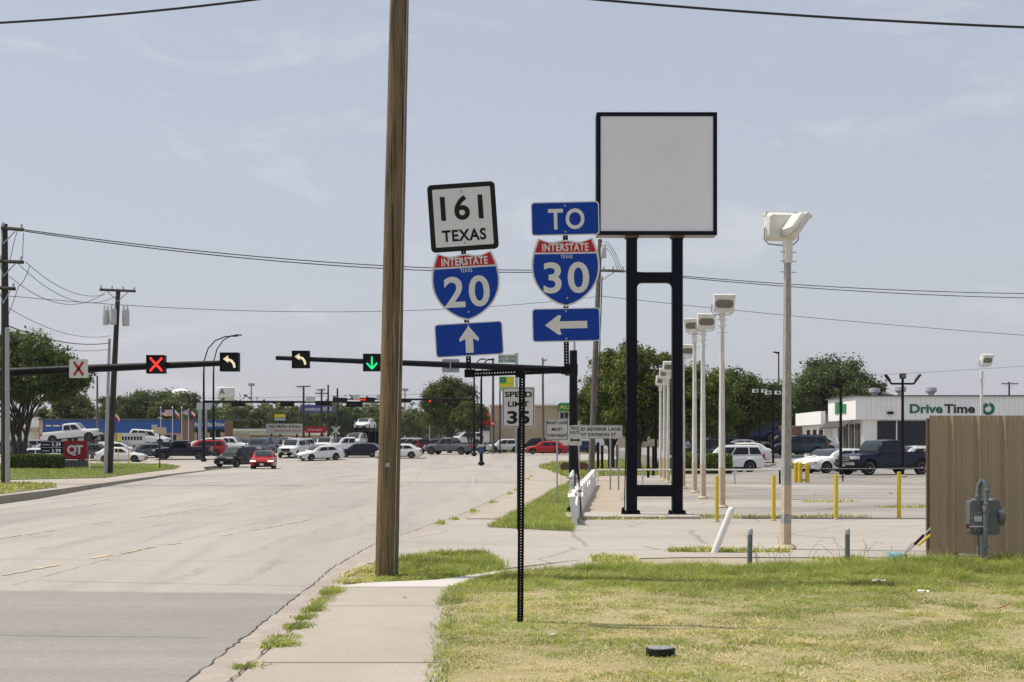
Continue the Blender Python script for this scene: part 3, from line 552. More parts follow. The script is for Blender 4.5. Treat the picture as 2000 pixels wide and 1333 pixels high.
def interstate(px, py, roll, num, label, bx):
    p = mesh_panel('interstate_shield', px, py, roll, label, shield(.62), 'sign_white')
    inn = [(x*.945, z*.945) for x, z in shield(.62)]
    plate(p, 'blue_field', cut(inn, .165, False), -.003, 0, 'sign_blue'); plate(p, 'red_band', cut(inn, .182, True), -.003, 0, 'sign_red')
    text_mb('INTERSTATE', .42, .072, 0, .226, -.005, .03, 1.08).build('lettering', 'sign_white', p); text_mb('TEXAS', .108, .034, .01, .142, -.005, .006, 1.1).build('lettering', 'sign_white', p)
    text_mb(num, .415, .285, .005, -.05, -.005, .02, 1.14).build('numerals', 'sign_white', p); bolts(p, (.235, -.235), .01)
interstate(911, 562, -3.4, '20', 'red white and blue shield numbered 20', 0); interstate(1104, 535, -.9, '30', 'red white and blue shield numbered 30', 0)
def blue(px, py, roll, label):
    p = mesh_panel('direction_plate', px, py, roll, label, rrect(.618, .305, .03), 'sign_white'); plate(p, 'blue_field', rrect(.598, .285, .024), -.003, 0, 'sign_blue'); return p
p = blue(1103, 431, -1.2, 'blue plate reading TO'); text_mb('TO', .33, .19, .01, -.005, -.005, .022, 1.17).build('lettering', 'sign_white', p); bolts(p, (.115, -.12))
AU = [(-.035, -.122), (.035, -.122), (.035, .005), (.085, -.02), (.09, .005), (0, .122), (-.09, .005), (-.085, -.02), (-.035, .005)]
p = blue(917, 665, -3.4, 'blue plate with white arrow pointing up'); plate(p, 'arrow', [(x, z+.0) for x, z in AU], -.006, -.004, 'sign_white'); bolts(p, (.125,))
p = blue(1105, 637, -1.2, 'blue plate with white arrow pointing left'); plate(p, 'arrow', [(.19, .033), (-.06, .033), (-.045, .085), (-.07, .09), (-.192, 0), (-.07, -.09), (-.045, -.085), (-.06, -.033), (.19, -.033)], -.006, -.004, 'sign_white'); bolts(p, (.125, -.125))
# --- smaller signs beyond
def post_sign(label, px, py, d, w, ht, lines, postpx=None, postr=.03, mat='aged_white', border=True, bot=0, poles=None, name='road_sign', r=.03, pmat='galv', inkm='ink'):
    ba = at(px, d); t = thing(name, label, 'road sign', ba); zc = W(px, py, d).z-ba.z
    m = MB(); m.prism(rrect(w, ht, r), -.06, -.056); me = m.build('panel', mat, t, (0, 0, zc))
    if border:
        o_ = rrect(w-.03, ht-.03, r); i_ = rrect(w-.055, ht-.055, r*.8); n = len(o_); m = MB()
        m.add([(x, -.0605, z) for x, z in o_]+[(x, -.0605, z) for x, z in i_], [(i, (i+1) % n, (i+1) % n+n, i+n) for i in range(n)]); m.build('border', inkm, me)
    for s, lw, lh, lz in lines: text_mb(s, lw, lh, 0, lz, -.0615, .034).build('lettering', inkm, me)
    for q in (poles or [0]):
        m = MB(); m.tube([(q, -.02, -.3), (q, -.02, zc+ht/2-.02)], postr, 8); m.build('post', pmat, t)
    return t
t = post_sign('white speed limit 35 sign behind the front post', 1012.5, 796, 27.2, .62, .77, [('SPEED', .52, .11, .245), ('LIMIT', .40, .105, .06), ('35', .43, .25, -.195)], pmat='black_metal', postr=.028)
post_sign('white RIGHT LANE MUST TURN RIGHT sign on slim grey post', 1088, 839, 38, .60, .585, [('RIGHT LANE', .54, .085, .175), ('MUST', .29, .085, .0), ('TURN RIGHT', .54, .085, -.165)], postr=.022)
t = post_sign('white TRUCK ROUTE sign with double arrow in front of black mast', 1123, 841, 45, .36, .31, [('TRUCK', .29, .095, .07), ('ROUTE', .29, .095, -.065)], border=False, pmat='black_metal', postr=.025)
zc = W(1123, 860, 45).z-t.location.z; m = MB(); m.prism(rrect(.42, .34, .02), -.075, -.07); q = m.build('arrow_plate', 'aged_white', t, (0, 0, zc))
m = MB(); m.prism([(-.16, 0), (-.09, .07), (-.09, .025), (.09, .025), (.09, .07), (.16, 0), (.09, -.07), (.09, -.025), (-.09, -.025), (-.09, -.07)], -.079, -.076); m.build('arrow', 'ink', q)
post_sign('wide white END REVERSE LANE AT DIVISION ST sign on three posts', 1168, 844, 52, 1.78, .50, [('END REVERSE LANE', 1.66, .13, .10), ('AT DIVISION ST', 1.34, .13, -.10)], poles=[-.7, .45, .75], postr=.03, pmat='galv')
# --- blank pylon sign
D = 32.3; ba = Vector((X(1279, D), D, .02)); t = thing('pylon_sign', 'tall black twin-post sign with a blank white face', 'sign', ba)
def P(px, py): p = W(px, py, D)-ba; return p.x, p.z
xl, zt = P(1164.5, 224.5); xr, zb = P(1397.5, 462)
m = MB(); m.box((xl, -.20, zb), (xr, .28, zt)); cab = m.build('cabinet', M('cabinet_grey', (.30, .30, .30), .5), t)
fw = .085; m = MB()
for a, c in (((xl, zb), (xr, zb+fw)), ((xl, zt-fw), (xr, zt)), ((xl, zb+fw), (xl+fw, zt-fw)), ((xr-fw, zb+fw), (xr, zt-fw))): m.box((a[0]-.004 if a[0] == xl else a[0], -.235, a[1]-(.004 if a[1] == zb else 0)), (c[0]+(.004 if c[0] == xr else 0), -.201, c[1]+(.004 if c[1] == zt else 0)))
m.build('frame', 'navy_metal', cab)
for q in (((xl-.006, -.198, zb+.05), (xl-.001, .24, zt)), ((xr+.001, -.198, zb+.05), (xr+.006, .24, zt)), ((xl, -.198, zt+.001), (xr, .28, zt+.006))): MB().box(*q).build('side_skin', 'navy_metal', cab)
m = MB(); m.box((xl+fw-.01, -.218, zb+fw-.01), (xr-fw+.01, -.206, zt-fw+.01)); m.build('blank_face', M('acrylic', (.72, .715, .73), .42, 0, .05, .8), cab)
px0, _ = P(1233.5, 0); px1, _ = P(1322.5, 0); pw = .118
for q in (px0, px1):
    m = MB(); m.box((q-pw, -pw, 0), (q+pw, pw, zb)); po = m.build('post', 'navy_metal', t)
    m = MB(); m.box((q-.19, -.19, .05), (q+.19, .19, .075))
    for sx in (-1, 1):
        for sy in (-1, 1): m.cyl((q+sx*.155, sy*.155, -.05), (q+sx*.155, sy*.155, .13), .024, n=8); m.cyl((q+sx*.155, sy*.155, -.005), (q+sx*.155, sy*.155, .035), .04, n=8)
    m.build('base_plate', 'navy_metal', po)
    m = MB(); m.box((q-.15, -.16, zb-.05), (q+.15, .16, zb-.005)); m.build('saddle', 'rust', po)
def beam(py0, py1, gus):
    z1 = P(0, py0)[1]; z0 = P(0, py1)[1]; a, c = px0+pw+.002, px1-pw-.002; m = MB(); m.box((a, -.10, z0), (c, .10, z1))
    if gus:
        r = .12
        for s, xx in ((1, a), (-1, c)): m.prism([(xx, z0+.0), (xx+s*r, z0)]+[(xx+s*(r-r*math.sin(R(k))), z0-r+r*math.cos(R(k))) for k in (15, 30, 45, 60, 75)]+[(xx, z0-r)], -.095, .095)
    m.build('crossbeam', 'navy_metal', t)
beam(533, 553, True); beam(947.5, 970, False)
m = MB(); m.tube([(px0-.17, -.05, 0), (px0-.14, -.05, 1.4), (px0-.12, -.03, 2.2)], .012, 6); m.build('conduit', 'black_metal', t); m = MB(); m.lathe([(.03, 0), (.04, .03), (.035, .15), (.015, .2)], 8, (px0-.2, -.05, .0)); m.build('conduit_boot', 'black_metal', t)
m = MB(); rnd = random.Random(9); a, c = X(1107, 31.4), X(1366, 31.4); n = 14
pts = [(a+(c-a)*i/n, 31.15+rnd.uniform(-.04, .04)) for i in range(n+1)]+[(c, 33.2), (a, 33.2)]; m.slab(pts, -.1, .065); o = m.build('sign_footing', 'concrete'); tag(o, 'worn low concrete footing under the blank pylon sign', 'footing')
# --- flood-lit lamp poles of the empty lot
def floodlight(par, loc, yaw, pitch, w=.54, ht=.46, dp=.24, back=False):
    o = link('floodlight', None, par, loc); o.rotation_euler = (R(pitch), 0, R(yaw)); m = MB()
    f = rrect(w, ht, .07, 4); k = rrect(w*.86, ht*.80, .06, 4); n = len(f); m.add([(x, -dp/2, z) for x, z in f]+[(x, dp*.12, z) for x, z in f]+[(x, dp/2, z) for x, z in k], [tuple(range(n)), tuple(reversed(range(2*n, 3*n)))]+[(i, i+n, (i+1) % n+n, (i+1) % n) for i in range(n)]+[(i+n, i+2*n, (i+1) % n+2*n, (i+1) % n+n) for i in range(n)])
    me = m.mesh('housing', 'lamp_white'); hs = o; o2 = link('housing', me, hs)
    m = MB(); m.prism(rrect(w*.86, ht*.46, .09, 4, 0, ht*.02), -dp/2-.008, -dp/2+.01); m.build('lens', 'lens', o2)
    m = MB(); m.box((-w/2-.01, -dp/2-.02, ht/2-.05), (w/2+.01, dp*.1, ht/2+.012)); m.build('visor', 'lamp_white', o2)
    m = MB(); m.tube([(-w/2-.02, .03, -.02), (-w/2-.03, .03, -ht/2+.02), (-w/2+.05, .03, -ht/2-.06), (0, .03, -ht/2-.08), (w/2-.05, .03, -ht/2-.06), (w/2+.03, .03, -ht/2+.02), (w/2+.02, .03, -.02)], .013, 6); m.build('bracket', 'galv', o2)
    return o
def lot_lamp(label, px, d, ytop, heads, wd=.15, lean=0, gold=(.0, 1.05), seed=0, group='white lamp poles of the empty lot'):
    ba = at(px, d, off=.01); zt = W(px, ytop, d).z-ba.z; t = thing('lot_lamp', label, 'lamp post', ba, R(14), group); t.rotation_euler = (0, R(lean), R(14)); r = wd*.64
    def seg(nm, z0, z1, mat, k=1.0, k2=None): m = MB(); m.tube([(0, 0, z0), (0, 0, z1)], [r*k, r*(k2 or k)], 4); o = m.build(nm, mat, t, ang=20); o.rotation_euler = (0, 0, R(45)); return o
    seg('shaft', gold[1], zt*.93, 'pole_rough' if seed == 1 else 'pole_white', .98, .68); seg('collar', zt*.93, zt, 'lamp_white', .95)
    if seed == 1: seg('painted_band', 0, .40, 'pole_tan', 1.0); seg('weathered_band', .40, .55, 'pole_rough', 1.0); seg('painted_band', .55, gold[1], 'pole_tan', .99)
    else: seg('painted_band', 0, gold[1], 'pole_tan', 1.0)
    m = MB(); m.lathe([(.02, -.05), (.16, -.05), (.17, .03), (.13, .075), (.02, .08)], 9, (0, 0, 0)); m.build('base', 'pole_tan', t)
    for z in (zt*.90, zt*.935, zt*.965):
        for s in (-1, 1): MB().cyl((s*r*.6, -.02, z), (s*(r+.05), -.02, z), .008, n=5).build('step_bolt', 'galv', t)
    for k, (dx, dy, dz, yaw, pitch) in enumerate(heads): o = floodlight(t, (dx, dy, zt+dz), yaw, pitch); o.scale = ((.92, .9, .95) if seed == 1 else (1, 1, 1)) if k == 0 else (.78, .66, .80)
    return t
lot_lamp('tall weathered lamp pole nearest the tan metal fence, two floodlights turned away', 1535, 22.2, 472, [(-.05, .14, .25, 172, -3), (.05, -.16, .25, 92, 36)], .135, .35, (.0, 1.0), 1)
lot_lamp('white lamp pole beside the leftmost yellow bollard', 1410, 36.7, 612, [(0, -.1, .24, -8, 14)])
lot_lamp('shorter white lamp pole second nearest in the row, floodlight facing front', 1373, 43, 643, [(.05, -.1, .22, -8, 14)], seed=2)
lot_lamp('slim white lamp pole just left of the second one, floodlight turned left', 1356.5, 48.5, 648, [(-.08, -.1, .2, -50, 12)], seed=3)
lot_lamp('white lamp pole hidden behind the right post of the blank sign', 1334, 53, 697, [(.1, -.1, .22, 12, 14)], seed=4)
lot_lamp('far white lamp pole right of its two close neighbours between the sign posts', 1305, 62, 726, [(.0, -.1, .2, -6, 14)], .14, seed=5)
lot_lamp('far white lamp pole in the middle of three between the sign posts', 1297.5, 66, 738, [(.0, -.1, .2, -10, 14)], .14, seed=6)
lot_lamp('far white lamp pole leftmost of three between the sign posts', 1290, 70, 752, [(.0, -.1, .2, -4, 14)], .14, seed=7)
# --- bollards
def bollard(label, px, py0, py1, mat, w, name='bollard', group=None, tilt=0, cap='flat', fn=h):
    x, d = G(px, py1, fn); ht = (py1-py0)/F*d; t = thing(name, label, 'bollard', (x, d, 0.005+h(d)), 0, group); t.rotation_euler = (0, R(tilt), 0); r = w/2; m = MB()
    if cap == 'dome':
        m.tube([(0, 0, -.2), (0, 0, ht-.07)], r, 16); m.build('pipe', mat, t); m = MB(); m.lathe([(r*1.12, ht-.09), (r*1.12, ht-.045), (r*.95, ht-.02), (r*.6, ht-.003), (r*.1, ht+.004)], 16); m.build('cap', 'pale_grey', t)
    elif cap == 'round': m.lathe([(r, -.3), (r, ht-.06), (r*.92, ht-.02), (r*.6, ht), (r*.1, ht+.008)], 18); m.build('pipe', mat, t)
    else: m.lathe([(r, -.2), (r, ht-.02), (r*.95, ht-.004), (r*.2, ht)], 14); m.build('pipe', mat, t); m = MB(); m.lathe([(r*1.5, -.02), (r*1.45, .02), (r*.9, .045)], 12); m.build('footing', 'dirt', t)
    return t
bollard('yellow bollard leftmost of the row, beside a white lamp pole', 1400, 930, 1021, 'yellow_paint', .085, group='yellow bollards')
bollard('yellow bollard second of the row, left of the tall weathered lamp pole', 1511, 929, 1019, 'yellow_paint', .085, group='yellow bollards')
bollard('yellow bollard third of the row, right of the tall weathered lamp pole', 1633, 927, 1016, 'yellow_paint', .09, group='yellow bollards')
bollard('yellow bollard rightmost of the row, nearest the tan metal fence', 1756, 922, 1015, 'yellow_paint', .09, group='yellow bollards')
bollard('short grey pipe bollard with domed cap, left of the tall lamp pole', 1464, 1032, 1111, 'pipe_grey', .068, cap='dome', group='grey pipe bollards', tilt=.8)
bollard('short grey pipe bollard with domed cap, right of the tall lamp pole', 1655, 1032, 1108, 'pipe_grey', .068, cap='dome', group='grey pipe bollards')
bollard('white bollard knocked over to the right', 1395, 986, 1081, 'bollard_white', .105, cap='round', tilt=21.5)
t = thing('yellow_barrier', 'low yellow pipe barrier in front of the parked cars', 'barrier', at(1567, 62)); s = 62/F
for q in (-11, -4, 10): m = MB(); m.lathe([(.09, -.1), (.09, .85), (.06, .88), (.01, .885)], 12, (q*s, .0 if q > -9 else .2, 0)); m.build('post', 'yellow_paint', t)
for z in (.12, .72): m = MB(); m.cyl((-4*s+.09, 0, z), (10*s-.09, 0, z), .05, n=10); m.build('rail', 'yellow_paint', t)
# --- tan metal screen fence
D = 20.3; x0 = X(1815, D); ba = Vector((x0, D, 0)); t = thing('metal_fence', 'tall tan ribbed metal screen fence at the right edge', 'fence', ba); zt = W(0, 812, D).z
pitch = .372; nR = 3; wp = pitch*nR
for i in range(6):
    xa = i*wp; pr_ = []
    for k in range(nR):
        a = xa+k*pitch
        pr_ += [(a+.0, 0), (a+.09, 0), (a+.105, -.012), (a+.13, -.012), (a+.145, 0), (a+.215, 0), (a+.23, -.012), (a+.255, -.012), (a+.27, 0), (a+.30, 0), (a+.325, -.045), (a+.352, -.045), (a+.371, -.002)]
    m = MB(); n = len(pr_); y = -.001*(i % 2)
    m.add([(p, q+y, -.05) for p, q in pr_]+[(p, q+y, zt) for p, q in pr_]+[(p, q+y+.002, zt) for p, q in pr_], [(j, j+1, j+1+n, j+n) for j in range(n-1)]+[(j+n, j+1+n, j+1+2*n, j+2*n) for j in range(n-1)]); m.build('panel', 'tan_metal', t)
m = MB(); m.box((-.035, -.02, -.05), (-.002, .05, zt-.04)); m.build('edge_trim', 'tan_trim', t); MB().box((-.002, .006, zt-.18), (6*wp, .05, zt-.06)).build('rail', 'tan_trim', t); MB().box((-.002, .006, .4), (6*wp, .05, .5)).build('rail', 'tan_trim', t)
# --- gas meter
D = 19.35; ba = Vector((X(1922, D), D, .02)); t = thing('gas_meter', 'grey gas meter with pipes standing in front of the tan fence', 'gas meter', ba)
def Q(px, py): p = W(px, py, D)-ba; return p.x, p.z
def V3(px, py, y=0): x, z = Q(px, py); return Vector((x, y, z))
def pipe(pts, r, nm='pipe', mat='pipe_grey'): m = MB(); m.tube(pts, r, 12); return m.build(nm, mat, t)
pipe([V3(1921, 1112), V3(1926, 1000), V3(1927, 962)], .036, 'riser_pipe'); 
pipe([V3(1928, 965), V3(1928, 950, .01), V3(1923, 941, .03), V3(1917, 944, .06), V3(1915, 953, .08), V3(1914, 985, .08)], .034, 'elbow')
m = MB(); x, z = Q(1919, 940); m.cyl((x, .04, z), (x, .04, z+.03), .032, n=8); m.build('plug', 'galv', t)
xl, zb = Q(1897, 1046); xr, zt2 = Q(1956, 978); m = MB(); m.prism(rrect(xr-xl, zt2-zb, .05, 4, (xl+xr)/2, (zt2+zb)/2), .05, .25); bd = m.build('meter_body', 'meter_grey', t)
m = MB(); xa, za = Q(1912, 985); m.lathe([(.085, 0), (.08, .05), (.06, .085), (.02, .10)], 14, (xa, .14, za-.02)); m.build('dome', 'meter_grey', bd); m = MB(); xa, za = Q(1945, 985); m.lathe([(.095, 0), (.09, .05), (.06, .09), (.02, .10)], 14, (xa, .15, za-.02)); m.build('dome', 'meter_grey', bd)
m = MB(); x1_, z1_ = Q(1911, 1019); m.prism(rrect(.165, .27, .03, 4, x1_, z1_), .02, .06); fp = m.build('front_cover', 'meter_grey', bd)
for i in range(9):
    a = 2*PI*i/9; m = MB(); m.cyl((x1_+.07*math.cos(a), .022, z1_+.12*math.sin(a)), (x1_+.07*math.cos(a), .008, z1_+.12*math.sin(a)), .009, n=6); m.build('cover_bolt', 'galv', fp)
MB().box((x1_-.05, .004, z1_+.0), (x1_+.05, .019, z1_+.07)).build('dial', 'aged_white', fp); xc, zc = Q(1960, 1010); m = MB(); m.lathe([(.04, -.09), (.12, -.05), (.13, 0), (.12, .03), (.07, .05), (.02, .06)], 18, (xc, .12, zc), axis='x'); m.build('regulator_disc', 'meter_grey', t)
for px, py, r in ((1927, 1000, .05), (1926, 1035, .045), (1925, 1068, .043), (1928, 958, .044), (1927, 985, .045), (1914, 970, .042)):
    m = MB(); x, z = Q(px, py); m.lathe([(r*.85, -.02), (r, -.015), (r, .015), (r*.85, .02)], 12, (x, 0 if px > 1920 else .08, z)); m.build('coupling', 'pipe_grey', t)
m = MB(); x, z = Q(1920, 992); m.cyl((x, -.03, z), (x, -.06, z), .028, n=10); m.build('valve_nut', 'galv', t)
pipe([V3(1890, 1029), V3(1900, 1030), V3(1926, 1029)], .016, 'side_pipe', 'galv'); m = MB(); x, z = Q(1889, 1028); m.box((x-.03, -.03, z-.03), (x+.02, .03, z+.03)); m.build('valve', 'rust', t)
pipe([V3(1914, 1046, .08), V3(1913, 1085, .05)], .022, 'drop_pipe', 'pipe_grey'); pipe([V3(1864, 1084, .03), V3(1880, 1085, .03), V3(1912, 1087, .03)], .018, 'low_pipe', 'galv'); m = MB(); x, z = Q(1866, 1084); m.box((x-.05, 0, z-.035), (x+.04, .07, z+.035)); m.build('valve', 'rust', t)
# --- litter and small things
t = thing('cleanout_cap', 'round black cleanout cap sticking out of the lawn', 'pipe cap', (*G(1290, 1287), .02)); m = MB(); m.lathe([(.11, -.06), (.112, .055), (.108, .062), (.02, .063)], 28); m.build('rim', 'black_plastic', t)
m = MB(); m.lathe([(.098, .063), (.096, .070), (.02, .071)], 24); m.build('lid', M('lid_grey', (.28, .29, .29), .7, .2, .35, 20), t)
def tool(label, name, a, c, r, mat, head=None): t = thing(name, label, 'tool', a); m = MB(); m.tube([(0, 0, 0), c-a], r, 8); m.build('handle', mat, t); return t
a = W(1762, 1088, 20.05); c = W(1818, 1032, 20.2); t = tool('squeegee pole with black handle lying against the tan fence', 'broom', a, c, .012, 'galv'); m = MB(); d_ = (c-a); m.tube([d_*.42, d_*.75], .021, 8); m.build('grip', 'black_plastic', t); m = MB(); m.tube([d_*.0+Vector((-.01, 0, 0)), d_*.42+Vector((-.035, 0, .02))], .008, 6); m.build('strut', 'galv', t)
a = W(1794, 1065, 20.0); c = W(1816, 1046, 20.15); o = MB().tube([(0, 0, 0), (c-a)*.8, c-a], .02, 6).build('yellow_stick', 'yellow_paint', None, a); tag(o, 'short yellow stick leaning on the tan fence corner', 'stick')
t = thing('plastic_jug', 'crushed pale blue plastic jug in the grass by the fence corner', 'jug', Vector((*G(1752, 1106), .06)), R(25)); m = MB(); m.lathe([(.02, -.13), (.075, -.12), (.085, -.03), (.07, .05), (.04, .10), (.028, .13)], 9, (0, 0, .07), axis='x')
for i, v in enumerate(m.v): m.v[i] = (v[0], v[1]*(.8+.3*random.random()), max(.0, v[2]*.85+random.uniform(-.012, .012)))
m.build('body', 'cyan_plastic', t); m = MB(); m.lathe([(.034, .12), (.034, .16), (.02, .165)], 10, (0, 0, .06), axis='x'); m.build('cap', 'black_plastic', t)
def litter(label, px, py, s, mat='paper', nm='paper_scrap'):
    g = random.Random(px); m = MB(); n = 5; vs = [((i/n-.5)*s*2, (j/n-.5)*s+g.uniform(-.1, .1)*s, s*.35*g.random()) for j in range(n+1) for i in range(n+1)]
    m.add(vs, [(j*(n+1)+i, j*(n+1)+i+1, (j+1)*(n+1)+i+1, (j+1)*(n+1)+i) for j in range(n) for i in range(n)]); x, d = G(px, py); return tag(m.build(nm, mat, None, (x, d, .05 if px > 900 else .022)), label, 'litter')
litter('crumpled white paper in the grass left of the gas meter', 1716, 1144, .075); litter('small white scrap in the lawn below the gas meter', 1803, 1165, .06); litter('white plastic scrap beside the pale blue jug', 1782, 1098, .12)
litter('tiny pale scrap in the lawn near the front sign post', 1080, 1251, .025); litter('small dark leaf scrap on the sidewalk', 790, 1172, .022, 'rust', 'leaf_scrap')
o = MB().tube([(0, 0, 0), (.09, .03, .02), (.14, .05, .05)], .005, 5).build('red_stick', 'red_paint', None, (*G(1948, 1203), .07)); tag(o, 'thin red stick lying in the dry lawn', 'stick')
# --- white picket fence panel fallen along the lot edge, hydrant, cone, stake
a = Vector((X(1123, 28.8), 28.8, .02)); c = Vector((X(1164, 58), 58, .02)); dv = c-a; n = 12; pw_ = dv.length/n
t = thing('picket_fence', 'leaning white scalloped fence running along the lot edge', 'fence', a); t.rotation_euler = (R(-7), 0, math.atan2(dv.y, dv.x))
for i in range(n):
    hh = .50; m = MB(); q = [(pw_*k/10, hh-.16*math.sin(PI*k/10)) for k in range(11)]
    m.prism([(.01, .02), (pw_-.01, .02)]+q[::-1], -.02, .02); o = m.build('panel', 'bollard_white', t, (pw_*i, 0, 0)); o.rotation_euler = (R(random.Random(i).uniform(-5, 5)), 0, 0)
    m = MB(); m.box((-.05, -.05, -.2), (.05, .05, hh+.07)); m.prism([(-.07, hh+.07), (.07, hh+.07), (0, hh+.15)], -.07, .07); m.build('post', 'bollard_white', t, (pw_*i, 0, 0))
t = thing('metal_stake', 'thin dark leaning stake with white bracket by the picket fence', 'stake', at(1136, 31.2)); m = MB(); m.tube([(0, 0, -.1), (-.09, 0, 1.32)], .016, 6); m.build('rod', 'black_metal', t); m = MB(); m.box((-.12, -.02, .60), (.09, .0, .64)); m.box((-.07, -.02, .50), (-.01, 0, .72)); m.build('bracket', 'bollard_white', t)
t = thing('fire_hydrant', 'silver fire hydrant on the grass before the black mast', 'hydrant', at(1119, 47, off=.03)); m = MB(); m.lathe([(.16, 0), (.17, .05), (.12, .07), (.115, .5), (.15, .53), (.15, .57), (.13, .60), (.10, .68), (.05, .73), (.03, .78), (.01, .785)], 14); bd = m.build('barrel', 'hydrant', t)
for s in (-1, 1): m = MB(); m.lathe([(.055, 0), (.065, .03), (.065, .07), (.03, .09)], 10, (.11 if s > 0 else -.20, 0, .42), axis='x'); m.build('side_nozzle', 'hydrant', bd)
m = MB(); m.lathe([(.075, -.19), (.085, -.15), (.075, -.08)], 12, (0, 0, .36), axis='y'); m.build('front_nozzle', 'hydrant', bd)
t = thing('traffic_cone', 'orange and white cone lying behind the hydrant', 'cone', at(1128, 45, off=.06)); t.rotation_euler = (0, R(35), 0); m = MB(); m.lathe([(.13, 0), (.03, .6), (.01, .61)], 12); q = m.build('cone', 'orange', t); m = MB(); m.slab([(-.17, -.17), (.17, -.17), (.17, .17), (-.17, .17)], -.03, 0); m.build('foot', 'orange', t); m = MB(); m.lathe([(.098, .17), (.072, .30)], 12); m.build('white_band', 'paper', q)
t = thing('meter_box', 'small black box on the grass left of the picket fence', 'box', at(1116, 33.5, off=.03)); m = MB(); m.prism(rrect(.20, .14, .03, 4, 0, .07), -.14, .14); m.build('case', 'black_plastic', t)
# low rail of the lot
d = 60; t = thing('low_rail', 'long low white pipe rail behind the blank sign', 'rail', at(1345, d)); s = d/F; m = MB(); z = W(0, 918, d).z-t.location.z; m.cyl((-180*s, 0, z), (180*s, 0, z), .035, n=8); m.build('rail', 'pole_white', t)
for q in (-178, -90, 90, 178): m = MB(); m.cyl((q*s, 0, -.1), (q*s, 0, z-.036), .04, n=8); m.build('post', 'black_metal' if q == 178 else 'pole_white', t)
t = thing('cable_rail', 'thin steel cable barrier in front of the blue pickup', 'rail', at(1640, 64)); s = 64/F; z = W(0, 914, 64).z-t.location.z; m = MB(); m.tube(sag(Vector((-113*s, -1.5, z)), Vector((185*s, 0, z)), .03, 12), .014, 6); m.build('cable', 'galv', t)
for q in (-113, 0, 185): m = MB(); m.cyl((q*s, -1.5 if q == -113 else 0 if q > 100 else -.6, -.1), (q*s, -1.5 if q == -113 else 0 if q > 100 else -.6, z+.02), .03, n=8); m.build('post', 'black_metal', t)
# ------------------------------------------------------------------ vehicles
SPEC = dict(
 sedan=dict(L=4.8, W=1.85, H=1.45, r=.335, wb=2.8, fo=.93, sill=.20, top=[(0, .70), (.012, .93), (.05, 1.03), (.13, 1.06), (.3, 1.01), (.5, .97), (.70, .96), (.76, .93), (.90, .83), (.97, .70), (1, .52)], cab=(.09, .25, .55, .745), wins=[(.13, .47), (.505, .87)], gz=(.40, .56), hz=(.58, .70), tz=(.72, .88)),
 suv=dict(L=4.65, W=1.86, H=1.70, r=.36, wb=2.68, fo=.92, sill=.26, top=[(0, .72), (.008, .98), (.03, 1.10), (.5, 1.06), (.70, 1.06), (.765, 1.03), (.90, .96), (.97, .84), (1, .60)], cab=(.012, .085, .58, .765), wins=[(.05, .28), (.31, .62), (.65, .91)], gz=(.55, .78), hz=(.74, .90), tz=(.85, 1.15)),
 big=dict(L=5.2, W=2.02, H=1.90, r=.40, wb=2.95, fo=.95, sill=.32, top=[(0, .80), (.006, 1.05), (.02, 1.22), (.5, 1.2), (.70, 1.19), (.75, 1.17), (.92, 1.10), (.98, .98), (1, .70)], cab=(.008, .05, .60, .745), wins=[(.04, .30), (.33, .63), (.66, .92)], gz=(.68, 1.02), hz=(.82, 1.02), tz=(.85, 1.30)),
 pickup=dict(L=5.85, W=2.02, H=1.93, r=.41, wb=3.65, fo=.98, sill=.40, top=[(0, .85), (.003, 1.10), (.006, 1.24), (.38, 1.25), (.40, 1.24), (.70, 1.22), (.74, 1.20), (.93, 1.13), (.985, 1.02), (1, .75)], cab=(.385, .405, .615, .725), wins=[(.07, .46), (.51, .90)], gz=(.74, 1.06), hz=(.88, 1.06), tz=(.85, 1.20)),
 van=dict(L=5.1, W=1.98, H=1.82, r=.36, wb=3.0, fo=.95, sill=.24, top=[(0, .75), (.005, 1.0), (.02, 1.14), (.5, 1.08), (.74, 1.04), (.82, 1.0), (.93, .92), (.98, .78), (1, .55)], cab=(.008, .045, .56, .85), wins=[(.04, .30), (.33, .60), (.63, .90)], gz=(.45, .62), hz=(.70, .84), tz=(.85, 1.30)))
CM = {}
